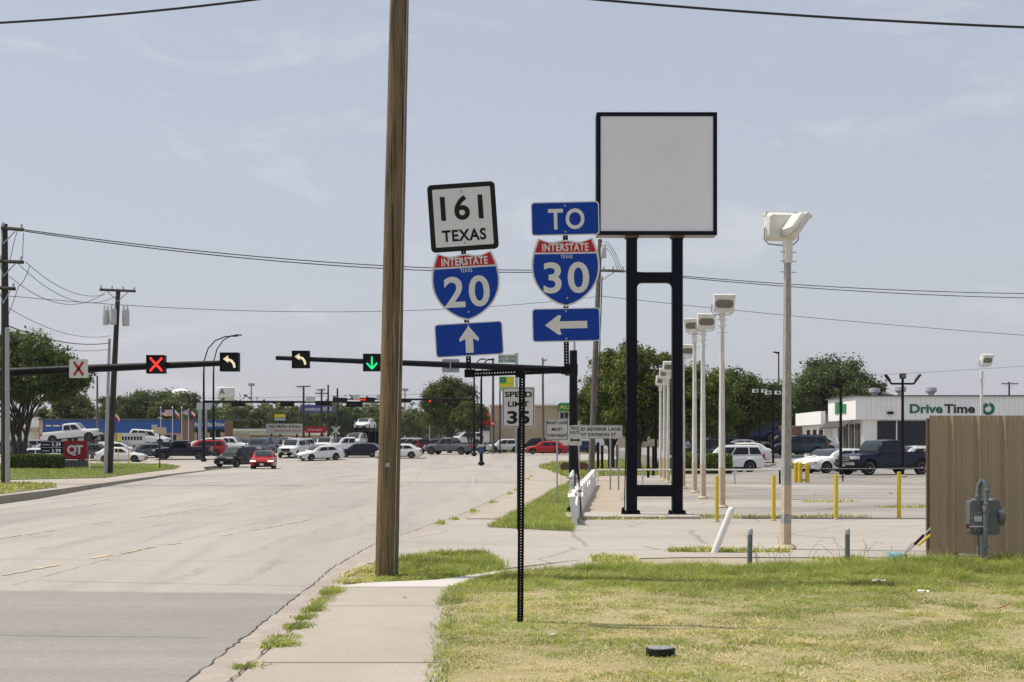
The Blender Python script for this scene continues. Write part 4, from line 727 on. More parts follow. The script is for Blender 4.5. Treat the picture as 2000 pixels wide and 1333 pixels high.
def car_parts(kind):
    if kind in CM: return CM[kind]
    S = SPEC[kind]; Ln, Wd, H, r, sill = S['L'], S['W'], S['H'], S['r'], S['sill']; hw = Wd/2; X0 = -Ln/2; out = []
    xf = Ln/2-S['fo']; xr = xf-S['wb']; ra = r+.07
    def top(x): return pl(S['top'], (x-X0)/Ln)
    def wf(x): return hw*pl([(0, .84), (.012, .93), (.04, .985), (.10, 1), (.88, 1), (.945, .97), (.98, .90), (1, .76)], (x-X0)/Ln)
    xs = set(np.round(np.linspace(X0, -X0, 44), 4)) | {round(X0+q*Ln, 4) for q in (.004, .012, .025, .04, .06, .945, .965, .98, .99)}
    for c in (xf, xr):
        for k in range(13): xs.add(round(c-ra*math.cos(PI*k/12), 4))
    xs = sorted(xs)
    def bot(x):
        b = sill+.10*max(0, abs((x-X0)/Ln-.5)-.40)/.1
        for c in (xf, xr):
            if abs(x-c) <= ra+1e-4: b = max(b, r+math.sqrt(max(0, ra*ra-(x-c)**2)))
        return b
    m = MB(); rows = []
    for x in xs:
        t_, b_, w = top(x), bot(x), wf(x); zs = [b_, max(b_+.012, sill+.12), max(b_+.024, sill+.30), max(b_+.036, t_-.30), max(b_+.05, t_-.13), t_-.02]
        sec = [(w-.05, zs[0]), (w-.012, zs[1]), (w, zs[2]), (w-.008, zs[3]), (w-.035, zs[4]), (w-.11, zs[5]), (w*.55, t_+.022), (0, t_+.035)]
        rows.append([(x, y, z) for y, z in sec]+[(x, -y, z) for y, z in sec[-2::-1]])
    k = len(rows[0]); m.add([p for rw in rows for p in rw], [(i*k+j, i*k+j+1, (i+1)*k+j+1, (i+1)*k+j) for i in range(len(rows)-1) for j in range(k-1)]+[tuple(range(k)), tuple(range((len(rows)-1)*k, len(rows)*k))])
    # cabin: lofted along the car, curved screens and roof
    C, RR, RF, A = [X0+q*Ln for q in S['cab']]; wb, wr = hw-.075, hw-(.25 if kind != 'pickup' else .21); belt = lambda x: top(x)-.03
    def roof(x):
        if x < RR: t_ = (x-C)/(RR-C); f = math.sin(PI/2*max(0, t_)**.85)*.965
        elif x > RF: t_ = (A-x)/(A-RF); f = math.sin(PI/2*max(0, t_)**.92)*.955
        else: u = (x-RR)/(RF-RR); f = .965+(-.01)*u+.045*math.sin(PI*u)**.8
        return belt(x)+(H-belt(x))*f
    def sec(x, v):
        hg = roof(x)-belt(x); e = .93+.07*min(1, hg/.35); return (wb-(wb-wr)*(v*.75+.25*v*v*v))*e, belt(x)+hg*v
    cx_ = [C+(RR-C)*q for q in (.001, .12, .3, .5, .7, .85)]+[RR+(RF-RR)*q/8 for q in range(9)]+[RF+(A-RF)*q for q in (.08, .2, .35, .5, .65, .8, .9, .999)]
    rows = []
    for x in cx_:
        zt_ = roof(x); s5 = [sec(x, v) for v in (0, .3, .6, .82, .93)]; y1 = s5[-1][0]; hg = zt_-belt(x); s5 += [(y1-.05, belt(x)+hg*.985), (y1*.72, zt_+.004), (0, zt_+.018)]
        rows.append([(x, y, z) for y, z in s5]+[(x, -y, z) for y, z in s5[-2::-1]])
    k = len(rows[0]); m.add([p for rw in rows for p in rw], [(i*k+j, i*k+j+1, (i+1)*k+j+1, (i+1)*k+j) for i in range(len(rows)-1) for j in range(k-1)])
    out.append(('body', m.mesh('body', 'paint_white', 40), 'paint', None))
    def lerp(a, b, t): return a+(b-a)*t
    v0, v1 = (.10, .84)
    for s in (-1, 1):
        for a, b in S['wins']:
            q = MB(); n = 8; vs = []
            for i in range(n+1):
                for v in (v0, (v0+v1)/2, v1):
                    u = a+(b-a)*i/n; x = lerp(lerp(C, RR, v), lerp(A, RF, v), u); y, z = sec(x, 0)[0], 0; hg = roof(x)-belt(x); zz = belt(x)+(H*.965-belt(x))*v; vv = min(.93, (zz-belt(x))/max(hg, .02)); y, z = sec(x, vv); vs.append((x, s*(y+.008), z))
            q.add(vs, [(i*3+j, i*3+j+1, (i+1)*3+j+1, (i+1)*3+j) for i in range(n) for j in range(2)]); out.append(('side_window', q.mesh('side_window', 'glass_dark'), 'glass_dark', 'body'))
    def endw(xb, xt, sgn, nm, mt):
        q = MB(); n = 8; r_ = 8; vs = []
        for j in range(r_+1):
            f = .10+.86*j/r_; x = lerp(xb, xt, f)
            for i in range(n+1):
                y = (i/n*2-1); ym = sec(x, .93)[0]-.07; zt_ = roof(x); zz = zt_+.018-.014*min(1, abs(y)*1.2); vs.append((x+sgn*.014, y*ym, zz+.010))
        q.add(vs, [(j*(n+1)+i, j*(n+1)+i+1, (j+1)*(n+1)+i+1, (j+1)*(n+1)+i) for j in range(r_) for i in range(n)]); out.append((nm, q.mesh(nm, mt), mt, 'body'))
    endw(A, RF, 1, 'windshield', 'glass_pale'); endw(C, RR, -1, 'rear_window', 'glass_dark')
    # lights, grille, bumpers, plates
    F_ = -X0; bx = lambda nm, mt, a, b: out.append((nm, MB().box(a, b).mesh(nm, mt), mt, 'body'))
    for s in (-1, 1):
        q = MB(); z0, z1 = S['hz']; pts = [(F_+.014, s*.50*hw), (F_+.014, s*.77*hw), (F_-.055, s*(.915*hw)), (F_-.26, s*(.985*hw+.006)), (F_-.30, s*.8*hw), (F_-.1, s*.5*hw)]; q.slab(pts, z0, z1); out.append(('headlight', q.mesh('headlight', 'headlight'), 'headlight', 'body'))
        q = MB(); z0, z1 = S['tz']; B = X0; pts = [(B-.012, s*.60*hw), (B-.012, s*.84*hw), (B+.05, s*(.955*hw)), (B+.20, s*(1.0*hw+.004)), (B+.22, s*.8*hw), (B+.1, s*.6*hw)]; q.slab(pts, z0, z1); out.append(('taillight', q.mesh('taillight', 'taillight'), 'taillight', 'body'))
        q = MB(); q.box((A-.22, s*(hw-.02) if s > 0 else -hw-.16, top(A)+.0), (A-.10, (hw+.16) if s > 0 else -(hw-.02), top(A)+.15)); out.append(('mirror', q.mesh('mirror', 'paint_white'), 'paint', 'body'))
        for a, b in S['wins'][-2:]:
            q = MB(); xx = lerp(lerp(C, A, a), lerp(C, A, b), .12); q.box((xx, s*(hw-.02) if s > 0 else -hw-.02, top(xx)-.19), (xx+.2, hw+.02 if s > 0 else -(hw-.02), top(xx)-.15))
            out.append(('door_handle', q.mesh('door_handle', 'black_plastic'), 'trim', 'body'))
    z0, z1 = S['gz']; bx('grille', 'grille', (F_-.02, -hw*.46, z0), (F_+.018, hw*.46, z1)); bx('lower_intake', 'black_plastic', (F_-.02, -hw*.62, sill+.06), (F_+.022, hw*.62, z0-.06)); bx('front_plate', 'plate', (F_+.02, -.155, sill+.10), (F_+.03, .155, sill+.25))
    
    if kind == 'pickup':
        for q in (.0, .35, .7): bx('grille_bar', 'grille_bar', (F_+.017, -hw*.44, z0+.03+q*(z1-z0)), (F_+.026, hw*.44, z0+.10+q*(z1-z0)))
        bx('front_bumper', 'bumper', (F_-.04, -hw*.80, sill+.16), (F_+.05, hw*.80, z0-.03))
    bx('rear_plate', 'plate', (X0-.02, -.155, sill+.38), (X0-.004, .155, sill+.53)); bx('rear_bumper', 'black_plastic', (X0-.03, -hw*.80, sill+.08), (X0+.02, hw*.80, sill+.28))
    bx('underbody', 'black_plastic', (X0+.25, -hw+.22, sill-.03), (F_-.25, hw-.22, r+ra+.02))
    for s in (-1, 1): q = MB(); q.box((xr+ra+.02, s*(hw-.06) if s > 0 else -hw-.004, sill-.015), (xf-ra-.02, hw+.004 if s > 0 else -(hw-.06), sill+.07)); out.append(('sill', q.mesh('sill', 'black_plastic'), 'black_plastic', 'body'))
    if kind == 'pickup':
        q = MB(); zz = top(X0+.1*Ln)+.03; q.box((X0+.09, -hw+.16, zz-.02), (C-.06, hw-.16, zz+.006)); out.append(('bed_shade_sheet', q.mesh('bed_shade_sheet', 'black_plastic'), 'black_plastic', 'body'))  # black sheet on top stands in for the shaded hollow of the open bed
    if kind in ('suv', 'big'):
        for s in (-1, 1): q = MB(); q.tube([(RR+.2, s*(wr-.06), H-.01), (RR+.3, s*(wr-.06), H+.03), (RF-.3, s*(wr-.06), H+.02), (RF-.15, s*(wr-.06), H-.02)], .018, 6); out.append(('roof_rail', q.mesh('roof_rail', 'black_plastic'), 'black_plastic', 'body'))
    ty = MB(); ty.lathe([(r*.62, -.11), (r*.93, -.112), (r, -.085), (r, .085), (r*.93, .112), (r*.62, .11)], 22, axis='y'); tm = ty.mesh('tyre', 'rubber')
    rm = MB(); rm.lathe([(.02, -.085), (r*.63, -.085), (r*.63, .085), (.02, .085)], 18, axis='y', m=1); 
    for s in (-1, 1):
        rm.lathe([(r*.54, s*.086), (r*.66, s*.118), (r*.66, s*.086)], 18, axis='y')
        for i in range(5):
            mt_ = Matrix.Rotation(2*PI*i/5, 4, 'Y'); rm.box((-r*.09, min(s*.09, s*.108), 0), (r*.09, max(s*.09, s*.108), r*.60), 0, mt_)
        rm.lathe([(.05, s*.09), (.05, s*.116), (.01, s*.118)], 10, axis='y')
    rmm = rm.mesh('rim', ['rim', 'black_plastic'])
    CM[kind] = (out, tm, rmm, [(x, s*(hw-.125), r) for x in (xf, xr) for s in (-1, 1)]); return CM[kind]
M('grille', (.012, .012, .013), .4, spec=.3); M('headlight_lit', (1, .95, .85), .3, 0, 0, emit=.8); M('grille_bar', (.02, .02, .02)); M('bumper', (.02, .02, .02))
def car(kind, label, px, d, yaw, paint, right=False, dz=0, tilt=0, group=None, grille='grille', cat=None, sc=1.0, lit=False):
    parts, tm, rmm, wh = car_parts(kind); nm = {'sedan': 'sedan', 'suv': 'suv', 'big': 'suv', 'pickup': 'pickup_truck', 'van': 'minivan'}[kind]
    fn = hR if right else h; z = fn(d)+dz
    if px < 1000 and 100 < d: z -= (.08 if X(px, d) > -26 else .05) if dz == 0 else 0
    t = thing(nm, label, cat or {'sedan': 'car', 'suv': 'suv', 'big': 'suv', 'pickup': 'pickup truck', 'van': 'van'}[kind], (X(px, d), d, z), R(yaw), group)
    sl_ = (fn(d+1.5)-fn(d-1.5))/3; t.rotation_mode = 'XYZ'
    ya = R(yaw); t.rotation_euler = (math.atan(sl_*math.cos(ya)), -math.atan(sl_*math.sin(ya))-R(tilt), ya); t.scale = (sc, sc, sc)
    bd = None
    for n_, me, mt, par in parts:
        o = link(n_, me, bd if par else t)
        mk = 'paint_'+paint if mt in ('paint', 'trim') else ('chrome' if mt in ('grille_bar', 'bumper') and grille == 'chrome' else 'paint_'+paint if mt == 'bumper' else 'black_plastic' if mt == 'grille_bar' else mt)
        if n_ == 'headlight' and lit: mk = 'headlight_lit'
        if mk != me.materials[0].name: o.material_slots[0].link = 'OBJECT'; o.material_slots[0].material = MATS[mk]
        if n_ == 'body': bd = o
    for p in wh: w = link('wheel', tm, t, p); link('rim', rmm, w)
    return t
LOTL = 'vehicles on the far-left lots'; ROADV = 'traffic at the intersection'; LOTR = 'cars on the right-hand lot'
# oncoming and crossing traffic
car('suv', 'black crossover with bright bonnet approaching, left of the red sedan', 463, 121, -112, 'black', group=ROADV)
car('sedan', 'red sedan approaching the camera in the middle of the road', 515, 114, -84, 'red', group=ROADV, lit=True)
car('pickup', 'grey pickup waiting behind the red sedan', 507, 150, -97, 'grey', group=ROADV)
car('big', 'dark blue suv behind the grey pickup', 520, 170, -97, 'blue', group=ROADV)
car('suv', 'blue crossover far back in the left queue', 541, 176, -95, 'navy', group=ROADV)
car('big', 'white suv heading the right-hand queue, seen head-on', 573, 149, -99, 'white', group=ROADV)
car('van', 'white van behind the head-on white suv', 584, 166, -103, 'white', group=ROADV)
car('sedan', 'white sedan turning across the road in front of the queue', 625, 143, -143, 'white', group=ROADV)
car('pickup', 'white pickup facing the camera behind the turning sedan', 637, 172, -95, 'white', group=ROADV)
car('pickup', 'silver-white pickup behind the dark sedan', 683, 168, -168, 'white', group=ROADV)
car('sedan', 'dark navy sedan crossing, left of the wooden pole', 703, 149, 181, 'navy', group=ROADV)
car('sedan', 'white sedan crossing, partly hidden by the wooden pole', 779, 147, 181, 'white', group=ROADV)
car('suv', 'red suv seen from behind right of the wooden pole', 819, 168, 108, 'maroon', group=ROADV)
car('pickup', 'grey pickup crossing near the leafy far-corner tree', 880, 160, 158, 'grey', group=ROADV)
car('sedan', 'red sedan crossing behind the speed limit sign', 1066, 158, 180, 'red', group=ROADV)
car('sedan', 'dark blue car behind the black mast', 1128, 163, 180, 'blue', group=ROADV)
car('suv', 'white suv parked high beside the small far-corner tree', 908, 184, 205, 'white', dz=.8)
car('sedan', 'silver-blue car in the far lot behind the yield sign', 962, 182, 205, 'teal', group=ROADV)
car('suv', 'white hatchback in the far lot left of the speed limit sign', 985, 180, 190, 'white', group=ROADV)
car('suv', 'dark suv in the far lot right of the speed limit sign', 1046, 188, 180, 'black', group=ROADV)
for k, lb, px, d, yw, c in [('sedan', 'silver sedan far back beyond the dark blue suv', 492, 196, -95, 'silver'), ('big', 'white suv far back left of the head-on white suv', 556, 190, -97, 'white'), ('suv', 'grey crossover far back between the white van and white pickup', 608, 192, -97, 'grey'), ('pickup', 'black pickup far back behind the white pickup', 655, 200, -97, 'black'), ('sedan', 'black sedan beyond the transporter, left of the wooden pole', 738, 190, 178, 'black'), ('van', 'silver van beyond the white crossing sedan', 790, 196, 180, 'silver'),
        ('suv', 'dark crossover far back right of the red suv', 848, 198, 182, 'grey'), ('sedan', 'white car at the lot edge under the far-left corner mast', 436, 182, 182, 'white'), ('suv', 'black suv at the lot edge right of the twin lamps', 470, 190, -30, 'black')]: car(k, lb, px, d, yw, c, group=ROADV)
# left lots
car('sedan', 'white sedan on the near driveway beside the steel pole', 237, 137, 1, 'white', group=LOTL)
car('suv', 'dark suv peeking out behind the red price sign', 186, 142, 8, 'grey', group=LOTL)
car('sedan', 'white coupe left of the price sign', 66, 132, 178, 'white', group=LOTL)
car('pickup', 'dark navy pickup facing left near the twin lamps', 358, 144, 183, 'navy', group=LOTL)
car('suv', 'red suv behind the lamp mast', 400, 152, 182, 'red', group=LOTL)
car('pickup', 'white and grey pickup on the lot right of the twin lamps', 449, 168, -8, 'white', group=LOTL)
car('van', 'white van half hidden behind the lamp mast', 412, 178, 180, 'white', group=LOTL)
for i, (k, lb, px, d, yw, c) in enumerate([('sedan', 'white car in the back row behind the tree trunk', 70, 168, 200, 'white'), ('suv', 'silver suv behind the white coupe', 52, 158, 190, 'silver'), ('sedan', 'silver car between tree trunk and price sign', 92, 150, 186, 'silver'), ('suv', 'dark suv at the left edge behind the tree trunk', 14, 150, 185, 'grey'),
        ('sedan', 'white car behind the dark suv near the steel pole', 205, 158, 190, 'white'), ('sedan', 'dark car between white sedan and navy pickup', 305, 156, 200, 'navy'), ('sedan', 'grey car right of the white sedan', 283, 147, 205, 'grey'), ('sedan', 'white car parked behind the near white sedan', 232, 152, 10, 'white'), ('sedan', 'black car behind the navy pickup', 322, 172, 190, 'black'), ('sedan', 'white car behind the navy pickup cab', 388, 185, 182, 'white')]): car(k, lb, px, d, yw, c, group=LOTL)
def ramp_stand(label, px, d, ht, ln, mat, tilt=0):
    t = thing('display_ramp', label, 'ramp', at(px, d)); m = MB(); e = math.tan(R(tilt))*ln/2
    for y in (-.75, .75): MB().prism([(-ln/2, ht-e-.12), (ln/2, ht+e-.12), (ln/2, ht+e), (-ln/2, ht-e)], y-.18, y+.18).build('track', mat, t)
    for x in (-ln*.4, ln*.4):
        for y in (-.75, .75): m = MB(); m.cyl((x, y, -.2), (x, y, ht+x/ln*2*e-.12), .07, n=8); m.build('leg', mat, t)
car('pickup', 'white pickup displayed nose-up above the price sign', 141, 146, 3, 'white', dz=1.62, tilt=5); ramp_stand('steel display ramp under the white nose-up pickup', 141, 146, 1.6, 5.2, 'maroon', 5)
car('suv', 'white suv displayed on a ramp right of the steel pole', 293, 162, -3, 'white', dz=1.0, tilt=-4); ramp_stand('display ramp under the white suv', 293, 162, .98, 4.4, 'pale_grey', -4)
# car transporter
t = thing('car_transporter', 'dark car transporter trailer left of the wooden pole', 'truck', at(715, 176), R(-100)); m = MB()
m.box((-3, -1.2, .9), (4.2, 1.2, 1.1)); m.build('lower_deck', 'black_metal', t); m = MB(); m.box((-3, -1.2, 2.55), (3.2, 1.2, 2.7)); m.build('upper_deck', 'black_metal', t)
for x in (-2.8, 0, 3): 
    for y in (-1.15, 1.15): m = MB(); m.box((x-.1, y-.08, .5), (x+.1, y+.08, 2.6)); m.build('upright', 'navy_metal', t)
m = MB(); m.box((-3, -1.2, 1.1), (-2.6, 1.2, 2.55)); m.build('head_board', 'black_metal', t)
for x in (-1.6, -.6, 3.6):
    for y in (-1.0, 1.0): w = link('wheel', car_parts('pickup')[1], t, (x, y, .41)); w.scale = (1.1, 1.1, 1.1)
car('sedan', 'white sedan on the top deck of the transporter', 713, 176, -97, 'white', dz=2.72); car('van', 'white van loaded low at the front of the transporter', 695, 172, -97, 'white', dz=.55)
# right lot
car('suv', 'white crossover parked behind the row of white lamp poles', 1417, 89, 192, 'white', True, group=LOTR)
car('sedan', 'dark teal car left of the white crossover', 1357, 92, 196, 'teal', group=LOTR)
car('sedan', 'white sedan directly behind the white crossover', 1442, 104, 186, 'white', True, group=LOTR)
for i, (k, lb, px, d, yw, c) in enumerate([('sedan', 'black car leftmost in the row under the trees', 1368, 112, 200, 'black'), ('suv', 'dark suv second in the row under the trees', 1388, 122, 210, 'grey'), ('sedan', 'silver car in the row under the live oak', 1412, 118, 212, 'silver'), ('sedan', 'white car in the row under the live oak', 1432, 114, 212, 'white'),
      ('sedan', 'maroon car at the back under the live oak', 1398, 132, 200, 'maroon'), ('suv', 'grey suv parked by the low wall left of the showroom', 1562, 118, 176, 'teal'), ('suv', 'black suv in front of the live oak trunk', 1532, 122, 182, 'black'), ('sedan', 'silver car behind the grey suv', 1590, 128, 178, 'silver'), ('sedan', 'black car behind the silver one near the showroom', 1572, 138, 176, 'black')]): car(k, lb, px, d, yw, c, True, group=LOTR)
car('suv', 'dark blue suv tilted up on a display ramp under the live oak', 1474, 128, 186, 'blue', True, dz=.95, tilt=-7); 
t = thing('display_ramp', 'display ramp under the tilted dark blue suv', 'ramp', at(1474, 128, True)); m = MB()
for y in (-.7, .7): MB().prism([(-2.2, .0), (2.3, 0), (2.3, .55), (-2.2, 1.08)][::-1], y-.18, y+.18).build('wedge', 'maroon', t)
car('sedan', 'white hatchback nearest the showroom front, partly behind the blue pickup', 1638, 84, 203, 'white', group=LOTR)
car('sedan', 'white car behind the white hatchback by the showroom', 1618, 90, 203, 'white', group=LOTR)
car('pickup', 'dark blue pickup with chrome grille parked by the tan fence', 1730, 79, 206, 'navy', group=LOTR, grille='chrome')
car('suv', 'white car behind the bed of the dark blue pickup', 1784, 96, 200, 'white', True, dz=-.2, group=LOTR)
# ------------------------------------------------------------------ masts, signals, poles, wires
def box_signal(par, p, w, mat_sym, sym, back='black_plastic', visor=True):
    o = MB().box((-w/2, -.14, -w/2), (w/2, .12, w/2)).build('lane_signal', back, par, p)
    if visor:
        m = MB(); k = w/2
        m.box((-k, -.36, k-.02), (k, -.141, k)); m.box((-k, -.30, -k), (-k+.02, -.141, k-.021)); m.box((k-.02, -.30, -k), (k, -.141, k-.021)); m.build('visor', back, o)
    m = MB()
    for q in sym: m.prism([(x*w, z*w) for x, z in q], -.155, -.142)
    m.build('symbol', mat_sym, o); return o
def bar(a, c, t):
    d = Vector((c[0]-a[0], c[1]-a[1])).normalized(); n = Vector((-d.y, d.x))*t/2; return [(a[0]+n.x, a[1]+n.y), (a[0]-n.x, a[1]-n.y), (c[0]-n.x, c[1]-n.y), (c[0]+n.x, c[1]+n.y)]
XS = [bar((-.33, -.36), (.33, .36), .11), bar((-.33, .36), (.33, -.36), .111)]
DN = [bar((0, .36), (0, -.30), .10), bar((-.30, -.02), (.0, -.36), .10), bar((.30, -.02), (0, -.36), .101)]
TL = [bar((.26, -.30), (.22, -.08), .13), bar((.225, -.10), (.09, .08), .131), bar((.10, .07), (-.12, .15), .132), [(-.36, .17), (-.08, .36), (-.08, -.04)]]
# right-hand lane-control mast
D = 66; ba = at(1120, D); t = thing('signal_mast', 'thick black mast with long arm carrying lane signals over the road', 'signal mast', ba)
def rel(px, py, d=None): return W(px, py, d or D)-ba
m = MB(); m.tube([(0, 0, -.2), (0, 0, 1.4), rel(1120, 685)], [.235, .215, .175], 14); m.build('pole', 'black_metal', t); m = MB(); m.lathe([(.32, 0), (.32, .08), (.24, .16)], 10); m.build('base', 'black_metal', t)
a, c = rel(1112, 724), rel(539, 699.5); m = MB(); m.tube([a, a.lerp(c, .3)+Vector((0, 0, .03)), c], [.175, .15, .10], 12); m.build('arm', 'black_metal', t)
m = MB(); m.box(tuple(rel(1104, 734)+Vector((0, -.25, 0))), tuple(rel(1128, 712)+Vector((0, .25, 0)))); m.build('clamp', 'black_metal', t)
box_signal(t, rel(588.5, 703), .80, 'amber_lamp', TL); box_signal(t, rel(727, 709), .80, 'green_lamp', DN)
m = MB(); q = rel(880, 716); m.box((q.x-.40, q.y+.14, q.z-.28), (q.x+.40, q.y+.16, q.z+.35)); m.build('sign_back', 'galv', t); m = MB(); m.tube([(q.x, q.y-.15, q.z+.25), (q.x, q.y-.15, q.z-.2)], .03, 6); m.build('strap', 'galv', t)
m = MB(); q = rel(1122, 678); m.cyl(q-Vector((0, 0, .3)), q+Vector((0, 0, .3)), .05, n=8); m.build('luminaire_stub', 'galv', t)
# left-hand lane-control mast (its pole stands just outside the picture)
D = 61; ba = at(-70, D); t = thing('signal_mast', 'black mast arm with crossed-out lane signals reaching in from the left', 'signal mast', ba)
m = MB(); m.tube([(0, 0, -.2), rel(-70, 690)], [.25, .19], 14); m.build('pole', 'black_metal', t)
a, c = rel(-68, 732), rel(440, 709.5); m = MB(); m.tube([a, a.lerp(c, .5)+Vector((0, 0, .02)), c], [.215, .17, .12], 12); m.build('arm', 'black_metal', t)
q = rel(157, 721); m = MB(); m.prism(rrect(.80, .80, .05), -.26, -.25); sg = m.build('lane_sign', 'sign_white', t, q); m = MB()
for s_ in [bar((-.33, -.36), (.33, .36), .17), bar((-.33, .36), (.33, -.36), .171)]: m.prism([(x*.62, z*.80) for x, z in s_], -.268, -.262)
m.build('symbol', 'red_paint', sg)
m = MB(); m.tube([(.0, -.25, 0), (0, 0, 0)], .03, 6); m.build('strap', 'galv', sg)
box_signal(t, rel(306.5, 712.5), .78, 'red_lamp', XS); box_signal(t, rel(450, 708), .80, 'amber_lamp', TL)
# far intersection masts with curved street lamps
def far_mast(label, px, d, arm, lamp, heads, baseh=.3, name='signal_mast'):
    ba = at(px, d); t = thing(name, label, 'signal mast', ba); r = lambda x, y, dd=0: W(x, y, d)-ba+Vector((0, dd, 0))
    m = MB(); m.tube([(0, 0, -.2), r(px, lamp[0][1])], [.16, .09], 10); m.build('pole', 'black_metal', t); m = MB(); m.lathe([(.30, 0), (.30, .12), (.2, .3), (.16, .32)], 10); m.build('base', 'black_metal', t)
    m = MB(); m.tube([r(*p) for p in lamp], [.09]+[.06]*(len(lamp)-1), 8); m.build('lamp_arm', 'black_metal', t); q = r(*lamp[-1]); m = MB(); s = 1 if lamp[-1][0] > lamp[0][0] else -1; m.prism([(0, -.06), (s*.65, -.05), (s*.6, .06), (0, .08)], -.15, .15); m.build('lamp_head', 'black_metal', t, q)
    if arm: m = MB(); m.tube([r(px, arm[1]), r(arm[0], arm[2])], [.13, .07], 8); m.build('arm', 'black_metal', t)
    for hx, hy, w, lit in heads:
        q = r(hx, hy); k = w/2; hd = MB().box((-k, -.12, -.22), (k, .12, .22)).build('traffic_signal', 'black_plastic', t, q+Vector((0, -.24, 0)))
        n = 5 if w > 1.5 else 3
        for i in range(n):
            lx = -k+w*(i+.5)/n; m = MB(); m.lathe([(.11, 0), (.11, -.02), (.02, -.03)], 12, (lx, -.121, 0), axis='y'); m.build('lens', 'red_lamp' if i in lit else 'dead_lens', hd)
            m = MB(); m.tube([(lx, -.12, .0), (lx, -.36, .0)], .145, 12, caps=False); m.build('hood', 'black_plastic', hd)
    return t
far_mast('black mast with curved lamp and long signal arm on the far left corner', 398, 139, (768, 785, 786), [(398, 730), (399, 705), (406, 682), (420, 666), (440, 658), (452, 657)], [(467, 790, 1.3, ()), (562, 790, 1.35, ()), (633, 788, 1.6, ()), (693, 791, 1.6, ())])
far_mast('black curved street lamp just right of the left corner mast', 417, 152, None, [(417, 730), (418, 704), (424, 682), (436, 665), (450, 657), (461, 655)], [], name='street_lamp')
far_mast('slender black mast with red signals on the far right corner', 926, 152, (655, 781, 780), [(926, 740), (927, 724), (932, 708), (938, 702)], [(664, 781.5, 1.5, ()), (718, 781, 1.55, (0, 1)), (790, 783, 1.5, ()), (848, 784, 1.3, (0,))])
far_mast('black street lamp mast with blue pedestrian box on the far right corner', 940, 128, None, [(940, 745), (941, 725), (946, 710), (952, 703)], [], name='street_lamp')
t = thing('crossing_box', 'blue pedestrian push-button sign on the far corner mast', 'sign', at(940, 127.4)); m = MB(); m.box((-.22, -.03, 1.0), (.22, .0, 1.6)); m.build('panel', M('ped_blue', (.03, .06, .22), .5), t); m = MB(); m.box((-.25, -.03, 1.62), (.25, 0, 1.85)); m.build('top_panel', 'aged_white', t)
for lb, px, py, d, w in (('small white street-name plate hung on the left signal arm', 607, 781, 138, .9), ('white lane-use plate on the right signal arm beside the red lights', 697, 777, 151, .65), ('white lane-use plate on the right signal arm next to the dark head', 741, 777, 151, .5)):
    o = MB().box((-w/2, -.03, -.22), (w/2, 0, .3)).build('sign_plate', 'aged_white', None, W(px, py, d)+Vector((0, -.2, 0))); tag(o, lb, 'sign')
# utility poles
def upole(label, px0, px1, d, ytop, r, mat, arms, tfs=(), extra=None, right=False):
    ba = at(px0, d, right); t = thing('utility_pole', label, 'utility pole', ba, 0, 'background utility poles'); q = W(px1, ytop, d)-ba
    m = MB(); m.tube([(0, 0, -.3), q*.5, q], [r*1.15, r, r*.75], 10); m.build('shaft', mat, t)
    for y, x0, x1, dy in arms:
        a = W(x0, y, d)-ba; c = W(x1, y+dy, d)-ba; m = MB(); m.tube([a+Vector((0, -r-.06, 0)), c+Vector((0, -r-.06, 0))], .075, 4); ar = m.build('crossarm', mat, t)
        nI = 4 if abs(x1-x0)*d/F > 1.2 else 2
        for k in range(nI):
            p = a.lerp(c, (k+.12)/(nI-.76)); m = MB(); m.lathe([(.02, 0), (.05, .06), (.05, .12), (.03, .2)], 8, (p.x, p.y-r-.06, p.z+.05)); m.build('insulator', 'pale_grey', ar)
        for e in (a, c):
            cx = q.x*(e.z/q.z); m = MB(); m.tube([Vector((cx, -r-.06, e.z-.6)), Vector((cx+(e.x-cx)*.6, -r-.08, e.z-.07))], .025, 5); m.build('brace', 'galv', ar)
    for x, y0, y1, w, dy in tfs:
        a = W(x, y1, d)-ba; z1 = (W(x, y0, d)-ba).z; rr = w/F*d/2; hh = z1-a.z; m = MB(); m.lathe([(rr*.8, 0), (rr, .05), (rr, hh*.9), (rr*.9, hh*.96), (rr*.3, hh)], 14, (a.x, dy, a.z)); tf = m.build('transformer', 'pale_grey', t)
        for s in (-1, 1): MB().lathe([(.03, 0), (.06, .05), (.04, .15), (.06, .2), (.02, .3)], 8, (a.x+s*rr*.5, dy, z1-.05)).build('bushing', 'aged_white', tf)
    return t
upole('dark utility pole at the left edge with stacked crossarms', 11, 9, 59.5, 438, .17, 'dark_wood', [(512, 0, 50, 2), (447, 6, 50, 4), (563, -5, 34, 3)])
upole('dark utility pole with three grey transformers', 213, 231, 80, 565, .17, 'dark_wood', [(567, 197, 267, 3)], [(211, 606, 636, 13, -.4), (226, 604, 636, 13, -.5), (248, 606, 638, 14, -.25)])
o = at(210, 79.4); t = thing('steel_pole', 'slim grey steel pole beside the transformer pole', 'pole', o); m = MB(); m.tube([Vector((-.13, 0, -.2)), W(214, 662, 79.4)-o], [.11, .08], 10); m.build('shaft', 'galv', t)
o = at(15, 58.8); t = thing('steel_pole', 'grey steel conduit pole in front of the left-edge utility pole', 'pole', o); m = MB(); m.tube([Vector((0, 0, -.2)), W(14, 640, 58.8)-o], [.10, .09], 10); m.build('shaft', 'galv', t)
upole('brown utility pole right of the black mast, transformers near its top', 1154, 1172, 78, 468, .155, 'old_wood', [(529, 1158, 1218, 2)], [(1178, 485, 506, 11, -.3)])
t = thing('utility_pole', 'slim far wooden pole between shade tree and steel pole', 'utility pole', at(190, 170), 0, 'background utility poles'); m = MB(); m.tube([(0, 0, -.3), (0, 0, 9.2)], [.16, .11], 8); m.build('shaft', 'old_wood', t)
